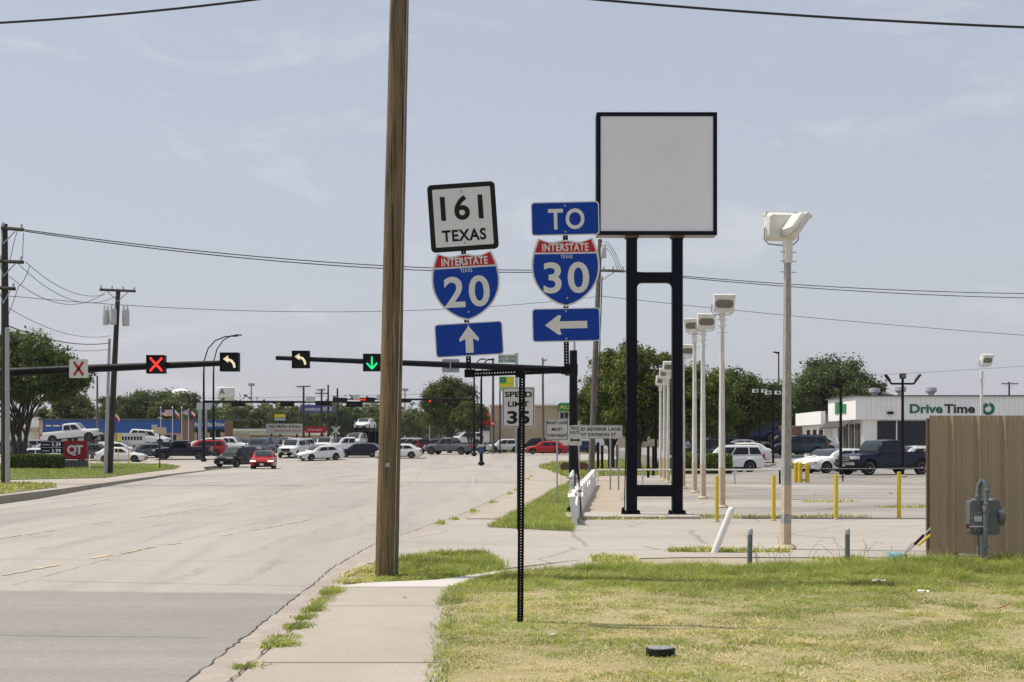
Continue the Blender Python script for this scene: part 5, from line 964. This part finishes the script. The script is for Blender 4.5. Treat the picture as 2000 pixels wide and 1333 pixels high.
upole('far T-topped utility pole beside the blue billboard', 593, 593, 190, 754, .16, 'dark_wood', [(756, 580, 607, -1)])
upole('far utility pole with low crossarm right of the blue billboard', 628, 628, 215, 760, .17, 'dark_wood', [(769, 616, 640, 0), (762, 619, 636, 0)])
upole('plain far pole near the railway crossing sign', 641, 641, 200, 752, .15, 'dark_wood', [])
upole('second plain far pole near the railway crossing sign', 659, 659, 205, 759, .17, 'dark_wood', [])
upole('slim pole behind the route sign crossbar with lamp bracket', 1061, 1060, 165, 699, .14, 'old_wood', [(704, 1060, 1068, 0)])
upole('brown pole behind the yield sign', 963, 963, 175, 700, .16, 'old_wood', [])
upole('far utility pole above the showroom roof', 1971, 1971, 210, 746, .16, 'dark_wood', [(750, 1955, 1988, 0)], right=True)
# overhead wires
PL = lambda x, y: W(x, y, 59.4); PT = lambda x, y: W(x, y, 79.8); PR = lambda x, y: W(x, y, 77.8)
wire('upper line of the pair strung over the road from the left pole', PL(46, 449), PR(1172, 527), .55, .022); wire('lower line of the pair strung over the road from the left pole', PL(48, 452), PR(1176, 530), .62, .022)
wire('upper line of the pair running right from the brown pole', PR(1216, 529), W(2300, 572, 90), .5, .022); wire('lower line of the pair running right from the brown pole', PR(1216, 531), W(2300, 583, 90), .5, .022)
wire('thin line crossing mid-sky from the left-edge pole', PL(12, 578), PR(1164, 580), .75, .012); wire('thin line falling to the right behind the blank sign', PR(1168, 578), W(2300, 674, 90), .25, .014)
wire('top line between the left-edge pole and the transformer pole', PL(50, 512), PT(205, 576), .55, .014); wire('second line between the left-edge pole and the transformer pole', PL(36, 516), PT(232, 576), .95, .014); wire('third line between the left-edge pole and the transformer pole', PL(18, 540), PT(205, 572), .9, .014)
wire('upper slack cable below the transformers', PL(14, 600), PT(216, 656), .5, .012); wire('thick slack cable below the transformers', PL(14, 636), PT(216, 670), .35, .024); wire('lowest slack cable below the transformers', PL(14, 652), PT(216, 682), .35, .014)
wire('long faint line low over the intersection', W(-200, 778, 190), W(900, 768, 190), .4, .02); wire('thin line over the showroom roof', W(1400, 745, 150), W(2200, 700, 150), .3, .016)
for lb, a, c, s in (('short jumper loop from the top of the left-edge pole', PL(34, 452), PL(20, 508), -.1), ('second jumper loop just right of the first on the left-edge pole', PL(46, 455), PL(44, 506), -.1), ('jumper drooping below the left-edge crossarm', PL(58, 520), PL(36, 560), .15), ('lowest jumper running down the left-edge pole', PL(36, 560), PL(16, 615), .05),
    ('outer jumper loop on the brown pole by the blank sign', PR(1180, 472), PR(1214, 526), -.35), ('middle jumper loop on the brown pole by the blank sign', PR(1182, 478), PR(1210, 527), -.3), ('inner jumper loop on the brown pole by the blank sign', PR(1182, 484), PR(1206, 528), -.25)): wire(lb, a, c, s, .014, 'jumper wires')
wire('grey conduit running down beside the brown pole', PR(1176, 540), PR(1166, 850), 0, .03, 'jumper wires')
# black twin lamps of the right lot
def twin(label, px, d, ytop, kind, right=True, lit=False):
    ba = at(px, d, right); z = (W(px, ytop, d)-ba).z; t = thing('lot_light', label, 'lamp post', ba, 0, 'black lamp posts of the car lot'); m = MB(); m.tube([(0, 0, -.1), (0, 0, z)], [.085, .065], 8); m.build('pole', 'black_metal', t); m = MB(); m.lathe([(.2, 0), (.2, .1), (.1, .14)], 10); m.build('base', 'concrete', t); s = d/F
    if kind == 'arms':
        zz = z-18*s; m = MB(); m.tube([(-22*s, 0, zz), (22*s, 0, zz)], .05, 6); m.tube([(-22*s, 0, zz), (-26*s, 0, zz+6*s), (-33*s, 0, zz+15*s)], .05, 6); m.tube([(22*s, 0, zz), (26*s, 0, zz+6*s), (33*s, 0, zz+15*s)], .05, 6); m.build('arm', 'black_metal', t)
        m = MB(); m.box((-5*s, -.18, z-8*s), (5*s, .12, z+2*s)); hd = m.build('floodlight', 'black_metal', t); m = MB(); m.box((-4*s, -.19, z-6*s), (4*s, -.181, z)); m.build('lens', 'lens', hd)
        for q in (-1, 1): m = MB(); m.prism([(q*26*s, zz+5*s), (q*35*s, zz+17*s), (q*33*s, zz+18.5*s), (q*24.5*s, zz+7*s)], -.2, .2); m.build('floodlight', 'black_metal', t)
    elif kind == 'cobra': m = MB(); m.prism([(0, z-.1), (-.55, z+.05), (-.55, z+.15), (.08, z+.1)], -.12, .12); m.build('lamp_head', 'black_metal', t)
    else:
        m = MB(); m.tube([(-.34, 0, z), (.34, 0, z)], .04, 6); m.build('arm', 'black_metal', t)
        for q in (-.34, .34):
            m = MB(); m.box((q-.2, -.16, z+.03), (q+.2, .16, z+.30)); hd = m.build('lamp_head', 'lamp_white', t); m = MB(); m.prism([(q+.12*math.cos(a*PI/5), z+.16+.10*math.sin(a*PI/5)) for a in range(10)], -.175, -.161); m.build('lens', 'lamp_lit' if lit else 'lens', hd)
twin('black lamp post with two lit lamps under the live oak', 1457, 118, 789, 'twin', lit=True); twin('black lamp post with pale heads left of the tall weathered pole', 1510, 100, 772, 'twin'); twin('tall black street lamp above the right trees', 1521, 140, 690, 'cobra'); twin('black lamp post between live oak and the pale-headed one', 1484, 108, 768, 'twin')
twin('black lamp post with camera head before the showroom side', 1642, 72, 756, 'cobra', False); twin('black lamp post with raised twin arms behind the blue pickup', 1763, 72, 732, 'arms', False); twin('slim black lamp post behind the sign posts', 1281, 90, 760, 'cobra', False)
lot_lamp('white floodlight pole rising behind the tan metal fence', 1917, 58, 725, [(.12, -.12, .45, 12, 18)], .13, gold=(0, 1.0), seed=8)
# light tower, water towers
def tower_pole(label, px, d, ytop): t = thing('light_tower', label, 'lamp post', at(px, d), 0, 'far light towers'); z = W(px, ytop, d).z-h(d); m = MB(); m.tube([(0, 0, -.3), (0, 0, z)], [.35, .2], 8); m.build('pole', 'galv', t); m = MB(); m.lathe([(.3, z), (1.0, z), (1.0, z+.7), (.3, z+.8)], 10); m.build('lamp_ring', 'galv', t)
tower_pole('distant light tower right of the water tower', 491, 420, 754); tower_pole('distant light tower right of the wooden pole', 791, 420, 764)
d = 900; t = thing('water_tower', 'white domed water tank above the left treetops', 'water tower', at(354, d)); z = W(0, 773, d).z-1; m = MB(); m.lathe([(2, -3), (5.9, 0), (6.2, 1.2), (5.2, 3.0), (3, 4.0), (.2, 4.4)], 24, (0, 0, z)); m.build('tank', 'stucco_white', t); m = MB(); m.cyl((0, 0, -1), (0, 0, z-2), 1.8, n=14); m.build('column', 'stucco_white', t)
t = thing('water_tower', 'white water tower with blue letter A', 'water tower', at(441, d)); z = W(0, 779, d).z-1; m = MB(); m.lathe([(2, -3), (4.2, -1.2), (5.6, 1.4), (5.7, 6.8), (5.2, 7.1), (.3, 7.3)], 28, (0, 0, z)); tk = m.build('tank', 'stucco_white', t); m = MB(); m.cyl((0, 0, -1), (0, 0, z-2), 1.8, n=14); m.build('column', 'stucco_white', t)
m = text_mb('A', 3.6, 3.4, -1.2, z+4.3, -5.75, .03); m.build('letter', M('letter_blue', (.05, .08, .35), .6), tk); m = MB(); m.prism([(-3.0, z+4.0), (.2, z+3.7), (.2, z+4.0), (-3.0, z+4.3)], -5.80, -5.77); m.build('swoosh', M('swoosh_red', (.45, .08, .1), .6), tk)
# ------------------------------------------------------------------ buildings
def hedge(label, px, d, w, dp, ht, seed, cols, n=7000, ls=.07, right=False):
    g = np.random.default_rng(seed); t = thing('hedge', label, 'hedge', at(px, d, right)); P = g.random((n, 3))*2-1; k = g.integers(0, 3, n); sg = np.sign(P[np.arange(n), k]); P[np.arange(n), k] = sg*(.86+.18*g.random(n)); P *= (1-.10*np.abs(P[:, [1, 2, 0]])**3)
    P = P*[w/2, dp/2, ht/2]+[0, 0, ht/2]; nn = g.normal(size=(n, 3)); nn /= np.linalg.norm(nn, axis=1)[:, None]; u = np.cross(nn, g.normal(size=(n, 3))); u /= np.linalg.norm(u, axis=1)[:, None]; v = np.cross(nn, u); s = (ls*(.6+.8*g.random(n)))[:, None]; V = np.stack([P-u*s, P+v*s*.6, P+u*s, P-v*s*.6], 1)
    tt = g.random((n, 1)); c = np.array(cols[0])*(1-tt)+np.array(cols[1])*tt; me = bpy.data.meshes.new('foliage'); me.vertices.add(n*4); me.vertices.foreach_set('co', V.ravel()); me.loops.add(n*4); me.loops.foreach_set('vertex_index', np.arange(n*4)); me.polygons.add(n); me.polygons.foreach_set('loop_start', np.arange(n)*4); me.polygons.foreach_set('loop_total', np.full(n, 4))
    a = me.color_attributes.new('Col', 'FLOAT_COLOR', 'POINT'); a.data.foreach_set('color', np.repeat(np.c_[c, np.ones(n)], 4, 0).ravel().astype(np.float32)); me.update(); me.materials.append(MATS['leaf']); link('foliage', me, t)
    m = MB(); m.prism(rrect(w*.86, ht*.86, .2, 3, 0, ht*.45), -dp*.42, dp*.42); m.build('branches', 'bark', t)
hedge('clipped hedge at the foot of the price sign', 66, 106, 4.2, 2.0, 1.05, 1, ((.04, .075, .012), (.12, .17, .03)), 12000, .09); hedge('low light-green hedge in front of the white crossover', 1378, 82, 2.9, 1.6, 1.15, 2, ((.07, .11, .015), (.20, .25, .04)), 9000, .07); hedge('small round bush left of the light-green hedge', 1346, 84, .9, .9, 1.2, 3, ((.07, .11, .015), (.19, .24, .04)), 3500, .07)
# price sign
D = 110; ba = at(125, D); t = thing('price_sign', 'low price board beside a red QT panel', 'sign', ba)
def box_px(nm, mat, x0, y0, x1, y1, f, bk, par): a = W(x0, y1, D)-ba; c = W(x1, y0, D)-ba; return MB().box((a.x, f, a.z), (c.x, bk, c.z)).build(nm, mat, par)
box_px('base', 'roof_dark', 119, 899, 170, 912, -.15, .35, t); rp = box_px('red_panel', M('dark_red', (.26, .012, .016), .5, spec=.25), 125, 861.5, 170, 898, -.2, .35, t); pp = box_px('price_panel', 'ink', 80.5, 863, 124.5, 886, -.15, .3, t); box_px('lower_panel', 'pale_grey', 80.5, 888, 124.5, 898, -.12, .3, t); box_px('divider', 'pale_grey', 82, 874, 123, 875, -.16, -.151, pp); box_px('trim', 'pale_grey', 80.5, 862, 124.5, 863, -.16, .3, pp)
s = D/F; c = W(148, 880, D)-ba; text_mb('QT', 31*s, 21*s, c.x, c.z, -.21, .045, .86).build('lettering', 'sign_white', rp)
for s_, y in (('3.39', 868.5), ('3.99', 881)): c = W(111, y, D)-ba; text_mb(s_, 17*s, 7*s, c.x, c.z, -.16, 0, 1.15).build('digits', M('price_lamp', (.75, .78, .85), .5, 0, 0, emit=.35), pp)
for y in (869, 881): box_px('grade_name', 'pale_grey', 84, y-1, 98, y+1, -.16, -.151, pp)
def marker(label, px, d, ht, mat, r=.04): o = MB().lathe([(r, -.1), (r, ht-.03), (r*.6, ht), (.005, ht+.005)], 10).build('marker_post', mat, None, at(px, d)); tag(o, label, 'post')
marker('white marker post right of the price sign', 175, 96, 1.1, 'bollard_white'); marker('thin yellow utility marker in front of the white sedan', 231, 100, 1.5, 'yellow_paint', .03); marker('second thin yellow utility marker near the white sedan', 251, 104, 1.5, 'yellow_paint', .03); marker('dark sign post in front of the navy pickup', 312, 108, 2.6, 'black_metal', .045)
t = thing('directional_sign', 'small tan arrow board above the navy pickup', 'sign', at(315, 140)); D = 140; ba = t.location.copy(); box_px('panel', 'stucco_tan', 300, 835, 325, 847, -.05, 0, t); box_px('second_panel', 'pale_grey', 296, 830, 307, 840, .02, .06, t); box_px('post', 'galv', 311, 847, 313, 900, -.04, .02, t)
t = thing('banner', 'white lot banner with dark block lettering under the displayed suv', 'banner', at(260, 152)); D = 152; ba = t.location.copy(); pn = box_px('panel', 'sign_white', 236, 846, 284, 868, -.04, 0, t)
for i in range(7): box_px('letter', 'ink', 238+i*5.9, 853, 242+i*5.9, 860, -.05, -.041, pn)
for x in (238, 282): box_px('post', 'galv', x-1, 868, x+1, 893, -.03, 0, t)
box_px('end_stripe', 'yellow_sign', 229, 846, 235.5, 862, -.05, 0, t)
# blue building
D = 192; ba = at(265, D); t = thing('shop_building', 'long low building with bright blue fascia behind the lots', 'building', ba)
w0 = box_px('wall', 'stucco_tan', 78, 845, 455, 885, 0, 12, t); fs = box_px('fascia', 'blue_paint', 85, 821, 353, 846, -.3, 0-.01, t); fs2 = box_px('fascia', 'blue_paint', 380, 821, 440, 838, -.4, -.01, t); box_px('parapet', 'roof_dark', 76, 818.5, 456, 821, -.5, 12, t); box_px('wall', 'brick', 440, 821, 455, 880, -.41, -.02, t); box_px('wall', 'brick', 354, 821, 379, 880, -.2, -.02, t); box_px('wall', 'stucco_tan', 78, 821, 84.5, 846, -.2, -.01, t)
s = D/F; c = W(419, 829, D)-ba; text_mb('AutoGlassNow', 60*s, 9*s, c.x-.6, c.z, -.42, .02).build('lettering', 'sign_white', fs2); nb = box_px('name_board', 'flag_blue', 88, 829, 140, 835, -.34, -.301, fs)
for x, w_ in ((91, 11), (105, 13), (121, 16)): box_px('lettering', 'sign_white', x, 830.5, x+w_, 833.5, -.36, -.341, nb)
for x in range(100, 350, 32): wn_ = box_px('window', 'glass_dark', x, 850, x+20, 874, -.05, -.005, t); box_px('frame', 'alu', x+9.5, 850, x+10.5, 874, -.07, -.051, wn_)
for x in (385, 410): wn_ = box_px('window', 'glass_dark', x, 842, x+20, 874, -.05, -.005, t); box_px('frame', 'alu', x+9.5, 842, x+10.5, 874, -.07, -.051, wn_)
for x in (173, 300): box_px('roof_vent', 'pale_grey', x-3, 814, x+3, 818.4, 3, 4, t)
t = thing('sign_tower', 'grey slab tower sign behind the lamp mast', 'sign', at(391, 186)); D = 186; ba = t.location.copy(); box_px('slab', 'pale_grey', 384, 787, 410, 800, 0, .8, t); box_px('column', 'galv', 387, 800, 393, 880, 0, .5, t); box_px('column', 'galv', 399, 800, 403, 880, 0, .5, t)
# left building behind the tree
t = thing('shop_building', 'pale low building behind the spreading tree', 'building', at(50, 200)); D = 200; ba = t.location.copy(); box_px('wall', 'stucco_white', -60, 815, 76, 885, 0, 14, t); box_px('awning', 'stucco_tan', 56, 836, 84, 843, -2, -.01, t); box_px('roof_edge', 'roof_dark', -62, 812, 78, 815, -.3, 14, t)
# flags
def flag(label, px, d, ytop, kind, w=20, sag_=0):
    ba = at(px, d); s = d/F; t = thing('flagpole', label, 'flag', ba); z = W(px, ytop, d).z-ba.z; m = MB(); m.tube([(0, 0, -.2), (0, 0, z)], [.07, .05], 8); m.build('pole', 'alu', t); m = MB(); m.lathe([(.02, z), (.08, z+.06), (.02, z+.13)], 8); m.build('finial', 'alu', t)
    n = 10; fw_ = w*s; fh = fw_*.62; g = random.Random(px); ph = g.random()*6
    def pt(u, v, y=0): return (.06+u*fw_*(1-.15*sag_), .12*math.sin(u*6+ph)+y, z-.15-v*fh-u*u*fh*sag_+.05*math.sin(u*7+ph))
    def cloth(nm, mat, u0, u1, v0, v1, y=0):
        m = MB(); k = 8; m.add([pt(u0+(u1-u0)*i/k, v, y) for v in (v0, v1) for i in range(k+1)], [(i, i+1, i+k+2, i+k+1) for i in range(k)]); return m.build(nm, mat, t)
    if kind == 'us':
        for i in range(13): cloth('stripe', 'flag_red' if i % 2 == 0 else 'flag_white', 0 if i > 6 else .4, 1, i/13, (i+1)/13)
        cloth('canton', 'flag_blue', 0, .4, 0, 7/13)
    else: cloth('blue_bar', 'flag_blue', 0, .33, 0, 1); cloth('white_bar', 'flag_white', .33, 1, 0, .5); cloth('red_bar', 'flag_red', .33, 1, .5, 1)
flag('red and white flag beside the transformer pole', 220, 165, 806, 'tx', 15, 1.0); flag('leftmost striped flag before the blue building', 314, 170, 797, 'us', 21, .15); flag('drooping red flag right of the leftmost striped one', 337, 168, 797, 'tx', 15, 1.3); flag('second striped flag before the blue building', 355, 172, 797, 'us', 15, .5); flag('white and red flag nearest the lamp mast', 368, 172, 801, 'tx', 14, .6)
# signs beyond the intersection
def board(label, d, x0, y0, x1, y1, mat, legs, texts=(), name='billboard', top=None):
    global D, ba
    D = d; ba = at((x0+x1)/2, d); t = thing(name, label, 'sign', ba); pn = box_px('panel', mat, x0, y0, x1, y1, -.15, .15, t)
    for x in legs: m = MB(); p = W(x, y1, d)-ba; m.cyl((p.x, 0, -.3), (p.x, 0, p.z), .14, n=8); m.build('post', 'dark_wood', t)
    for s_, tx, ty, tw, th, mt in texts: q = W(tx, ty, d)-ba; text_mb(s_, tw*d/F, th*d/F, q.x, q.z, -.16, .02).build('lettering', mt, pn)
    return t, pn
board('white board reading A&D Muffler & Brake', 205, 520, 828, 592, 848, 'aged_white', (530, 580), (('A&D Muffler & Brake', 556, 833, 62, 6, 'maroon'), ('TIRES OIL CHANGE TUNE UPS', 562, 842, 52, 3.5, 'sign_red')))
board('red sign right of the muffler board', 200, 597, 834, 637, 846, 'sign_red', (604, 630), (('LIFT UP HANDS', 615, 840, 28, 3.2, 'sign_white'),))
t, pn = board('blue and white billboard behind the signal arm', 260, 587, 791, 650, 806, M('board_blue', (.05, .05, .25), .5), (600, 640), (('TRANSMISSION', 608, 800, 34, 6, 'sign_white'), ('REPAIR', 640, 799, 18, 8, 'sign_white')))
t, pn = board('yellow and blue roadside sign with dark frame', 230, 534, 807, 560, 824, 'ink', (547,)); box_px('upper_field', 'yellow_sign', 536, 809, 558, 816, -.19, -.151, pn); box_px('lower_field', 'pale_grey', 536, 817, 558, 822, -.19, -.151, pn)
t, pn = board('white roof and long shed behind the muffler board', 235, 455, 842, 640, 850, 'stucco_white', (), name='shed_building'); t['category'] = 'building'; box_px('wall', 'stucco_tan', 456, 850, 640, 880, .3, 8, t); box_px('roof', 'stucco_white', 455, 838, 560, 842, -1, 8, t)
for x in range(470, 630, 30): box_px('window', 'glass_dark', x, 854, x+16, 868, .25, .29, t)
# railway crossing
D = 195; ba = at(656, D); t = thing('railway_crossbuck', 'white railway crossbuck sign on a grey post', 'road sign', ba); c = W(656, 841, D)-ba; m = MB(); m.cyl((0, 0, -.2), (0, 0, c.z+.6), .07, n=8); m.build('post', 'galv', t)
for a in (45, -45): m = MB(); m.box((-.75, -.12 if a > 0 else -.15, -.12), (.75, -.09 if a > 0 else -.121, .12), 0, Matrix.Translation((0, 0, c.z)) @ Matrix.Rotation(R(a), 4, 'Y')); m.build('blade', 'aged_white', t)
D = 200; ba = at(839, D); t = thing('railway_flasher', 'pair of dark railway flashers right of the wooden pole', 'signal', ba); c = W(829, 812, D)-ba; m = MB(); m.tube([(0, 0, -.2), (0, 0, c.z-.1), ], .07, 8); m.build('post', 'galv', t); m = MB(); m.tube([(c.x-.5, 0, c.z-.3), (1.2, 0, c.z-.3)], .04, 6); m.build('frame', 'galv', t)
for x in (826, 834): q = W(x, 812, D)-ba; m = MB(); m.lathe([(.30, 0), (.30, -.03), (.02, -.04)], 16, (q.x, -.1, q.z), axis='y'); m.build('target', 'black_plastic', t)
# far corner right: tan building, signs
D = 205; ba = at(1030, D); t = thing('shop_building', 'tan flat-roofed building behind the speed limit sign', 'building', ba); box_px('wall', 'stucco_tan', 958, 793, 1092, 880, 0, 12, t); box_px('parapet', 'stucco_white', 955, 790, 1094, 793, -.4, 12, t); gw = box_px('sign_band', 'sign_green', 1090, 788, 1135, 803, -.5, -.05, t); box_px('wall', 'stucco_white', 1092.5, 786, 1180, 880, -.04, 12, t)
c = W(1113, 795.5, D)-ba; text_mb('AUTO', 42*D/F, 8*D/F, c.x, c.z, -.53, .02).build('lettering', 'yellow_sign', gw)
for x in (1094, 1116, 1140): wn_ = box_px('window', 'glass_dark', x, 806, x+16, 822, -.1, -.045, t); box_px('frame', 'alu', x+7.4, 806, x+8.6, 822, -.13, -.101, wn_)
D = 198; ba = at(930, D); t = thing('shop_building', 'red and orange shop front behind the far-corner masts', 'building', ba); box_px('wall', 'stucco_white', 905, 832, 955, 885, 0, 8, t); box_px('fascia', 'sign_red', 903, 820, 957, 832, -.5, 8, t); box_px('fin', 'orange', 944, 800, 955, 820, -.3, .5, t); box_px('awning', 'awning', 938, 833, 957, 842, -1.5, -.51, t); box_px('window', 'glass_dark', 910, 840, 936, 868, -.05, -.005, t)
D = 170; ba = at(992, D); t = thing('pylon_sign', 'tall grey pylon with green BUY HERE PAY HERE panels', 'sign', ba); box_px('pylon', 'pale_grey', 1006, 690, 1012, 890, -.1, .3, t); g1 = box_px('top_panel', 'aged_white', 973, 693, 1006, 709, -.15, .2, t)
s = D/F
for s_, y in (('BUY HERE', 698), ('PAY HERE', 705)): c = W(991, y, D)-ba; text_mb(s_, 33*s, 5*s, c.x, c.z, -.17, .03).build('lettering', 'sign_green', g1)
g2 = box_px('lower_panel', 'lime', 975, 736, 1004, 764, -.15, .2, t); box_px('yellow_block', 'yellow_sign', 990, 737, 1003, 749, -.18, -.151, g2); box_px('yellow_block', 'yellow_sign', 976, 750, 1003, 756, -.18, -.151, g2); box_px('green_block', 'sign_green', 976, 737, 988, 748, -.18, -.151, g2); box_px('leg', 'flag_blue', 975, 764, 978, 890, -.1, .1, t)
D = 150; ba = at(962, D); t = thing('yield_sign', 'red and white triangular yield sign on the far corner', 'road sign', ba); c = W(962, 829, D)-ba; k = .42; tri = [(-k, k*.75), (k, k*.75), (0, -k*.75)]
m = MB(); m.prism([(x, z+c.z) for x, z in tri], -.03, 0); pn = m.build('panel', 'sign_red', t); m = MB(); m.prism([(x*.5, z*.5+c.z+.03) for x, z in tri], -.04, -.031); m.build('white_centre', 'aged_white', pn); m = MB(); m.cyl((0, .03, -.2), (0, .03, c.z+.2), .03, n=8); m.build('post', 'galv', t)
# corner lot: wagon and bollards
t = thing('wheeled_cart', 'small rusty-red cart on the grass behind the black mast', 'cart', at(1122, 92)); m = MB(); m.prism([(-.55, .38), (.6, .38), (.7, .48), (.45, .62), (-.5, .58)], -.3, .3); m.build('frame', 'rust', t)
for x in (-.62, .62):
    for y in (-.35, .35): m = MB(); m.lathe([(.10, -.05), (.30, -.06), (.30, .06), (.10, .05)], 14, (x, y, .30), axis='y'); m.build('wheel', 'rust', t)
for i, (px, ht, lb) in enumerate([(1168, 1.9, 'leftmost black post under the END REVERSE LANE sign'), (1176, 1.7, 'second black post under the END REVERSE LANE sign'), (1190, 1.75, 'thick black post under the right half of the lane sign'), (1206, 1.8, 'rightmost black post under the lane sign')]): marker(lb, px, 94+i*1.5, ht, 'black_metal', .09)
marker('dark post in the shade between the sign posts, left one', 1266, 72, 1.6, 'black_metal', .07); marker('dark post in the shade between the sign posts, right one', 1276, 76, 1.6, 'black_metal', .07)
# showroom
D = 145; ba = Vector((X(1680, D), D, hR(D))); t = thing('showroom_building', 'white flat-roofed car showroom with green DriveTime lettering', 'building', ba)
def zpx(py): return W(0, py, D).z-ba.z
zt, zf = zpx(775), zpx(820); zl = zpx(798)
fr = MB().box((0, -.6, zf), (34, 0, zt)).build('front_fascia', 'stucco_white', t); MB().box((-.6, -.6, zf), (-.001, 12, zt)).build('side_fascia', 'stucco_white', t); MB().box((-1.4, 12.001, zf-.3), (-.9, 26, zl)).build('wing_fascia', 'stucco_white', t); MB().box((-.8, -.8, zt), (34.2, 12.2, zt+.12)).build('roof_edge', 'roof_dark', t)
sf = MB().box((-.899, 12.01, zl-.05), (8, 26, zl-.002)).build('wing_roof', 'roof_dark', t)
for i in range(68): MB().box((i*.5+.49, -.606, zf), (i*.5+.505, -.6005, zt)).build('seam', 'pale_grey', fr)
MB().box((.3, .05, -.3), (34, 14, zf)).build('wall', 'stucco_white', t); MB().box((-.6, 14.01, -.3), (10, 25.9, zl-.1)).build('wing_wall', 'stucco_white', t)
x = 1.75
for k, w_ in enumerate((1.9, 5.6, 5.0, 5.5, 5.5, 5.5)):
    p = MB().box((x, -.02, .25), (x+w_, .045, zf-.12)).build('window', 'glass_dark', t); MB().box((x+w_+.0, -.08, .0), (x+w_+.12, .04, zf-.06)).build('mullion', 'stucco_white', p); MB().box((x, -.06, .18), (x+w_, .04, .245)).build('sill', 'alu', p); x += w_+.13
for k in range(4): p = MB().box((.24, 1.2+k*2.6, .2), (.29, 3.2+k*2.6, zf-.4)).build('side_window', 'glass_pale', t); MB().box((.20, 2.17+k*2.6, .2), (.238, 2.25+k*2.6, zf-.4)).build('frame', 'alu', p)
for k in range(3): MB().box((-.66, 14.6+k*3.4, 0), (-.61, 16.4+k*3.4, 2.3)).build('door', 'glass_dark', t)
m = MB(); m.add([(-.62, .5, zf), (-.62, 11.5, zf), (-1.7, 11.5, zf-.75), (-1.7, .5, zf-.75), (-.62, .5, zf-.1), (-.62, 11.5, zf-.1), (-1.66, 11.5, zf-.83), (-1.66, .5, zf-.83)], [(0, 1, 2, 3), (4, 7, 6, 5), (0, 3, 7, 4), (1, 5, 6, 2), (2, 6, 7, 3)]); m.build('awning', 'awning', t)
s = D/F*.996; cz = zpx(799)
for s_, xa, xb, mt in (('Drive', 1774, 1838, 'green_dark'), ('Time', 1841, 1901, M('letter_dark', (.015, .02, .025), .5))): text_mb(s_, (xb-xa)*s, 18*s, ((xa+xb)/2-1680)*s, cz, -.66, .03).build('lettering', mt, fr)
cx = (1927-1680)*s; m = MB(); n = 30; ro, ri = 12.5*s, 6.6*s
for i in range(n-5):
    a0, a1 = 2*PI*i/n+2.3, 2*PI*(i+1)/n+2.3; m.prism([(cx+r_*math.cos(a), cz+r_*math.sin(a)) for r_, a in ((ro, a0), (ro, a1), (ri, a1), (ri, a0))], -.68, -.61)
m.prism([(cx-6*s, cz+12*s), (cx+2*s, cz+7*s), (cx-6*s, cz+1*s)], -.685, -.615); m.build('emblem', 'green_dark', fr)
for k, (y0, y1) in enumerate(((3.4, 4.8), (5.0, 6.6), (6.9, 8.4))): MB().box((-.68, y0, zf+.75), (-.605, y1, zf+2.0-.3*(k == 0))).build('side_lettering', 'sign_green', t)
for x, y in ((5.2, 4), (9, 6), (3.5, 8)): m = MB(); m.lathe([(.3, zt+.12), (.3, zt+.5), (.62, zt+.75), (.6, zt+1.15), (.1, zt+1.2)], 12, (x, y, 0)); m.build('roof_vent', 'pale_grey', t)
for x in (2.6,): MB().box((x, -.85, zf+.55), (x+.6, -.61, zf+.8)).build('wall_lamp', 'black_metal', fr)
t = thing('boundary_wall', 'low brick wall left of the showroom', 'wall', at(1590, 172, True)); MB().box((-4.5, 0, -.2), (4.6, .3, 2.6)).build('panel', 'brick', t); MB().box((-4.6, -.05, 2.6), (4.7, .35, 2.72)).build('coping', 'concrete', t)
t = thing('shop_building', 'tan wall of a low building glimpsed under the live oak', 'building', at(1410, 190, True)); MB().box((-14, 0, -.3), (22, 10, 4.4)).build('wall', 'stucco_tan', t); MB().box((-14.3, -.3, 4.4), (22.3, 10.3, 4.6)).build('roof_edge', 'roof_dark', t)
for k in range(6): MB().box((-12+k*5.4, -.04, .8), (-10+k*5.4, -.005, 2.6)).build('window', 'glass_dark', t)
# ------------------------------------------------------------------ air
hz = MB().box((-3100, -40, -1.6), (3100, 7000, 62)).build('haze', 'ink'); stuff(hz); hz['label'] = 'thin summer haze over the distance'
hm = bpy.data.materials.new('haze'); hm.use_nodes = True; ht = hm.node_tree; ht.nodes.clear(); ou = ht.nodes.new('ShaderNodeOutputMaterial'); pv = ht.nodes.new('ShaderNodeVolumePrincipled'); pv.inputs['Color'].default_value = (.86, .91, 1, 1); pv.inputs['Density'].default_value = .0001; pv.inputs['Anisotropy'].default_value = .2; ht.links.new(pv.outputs[0], ou.inputs['Volume']); hz.data.materials.clear(); hz.data.materials.append(hm)
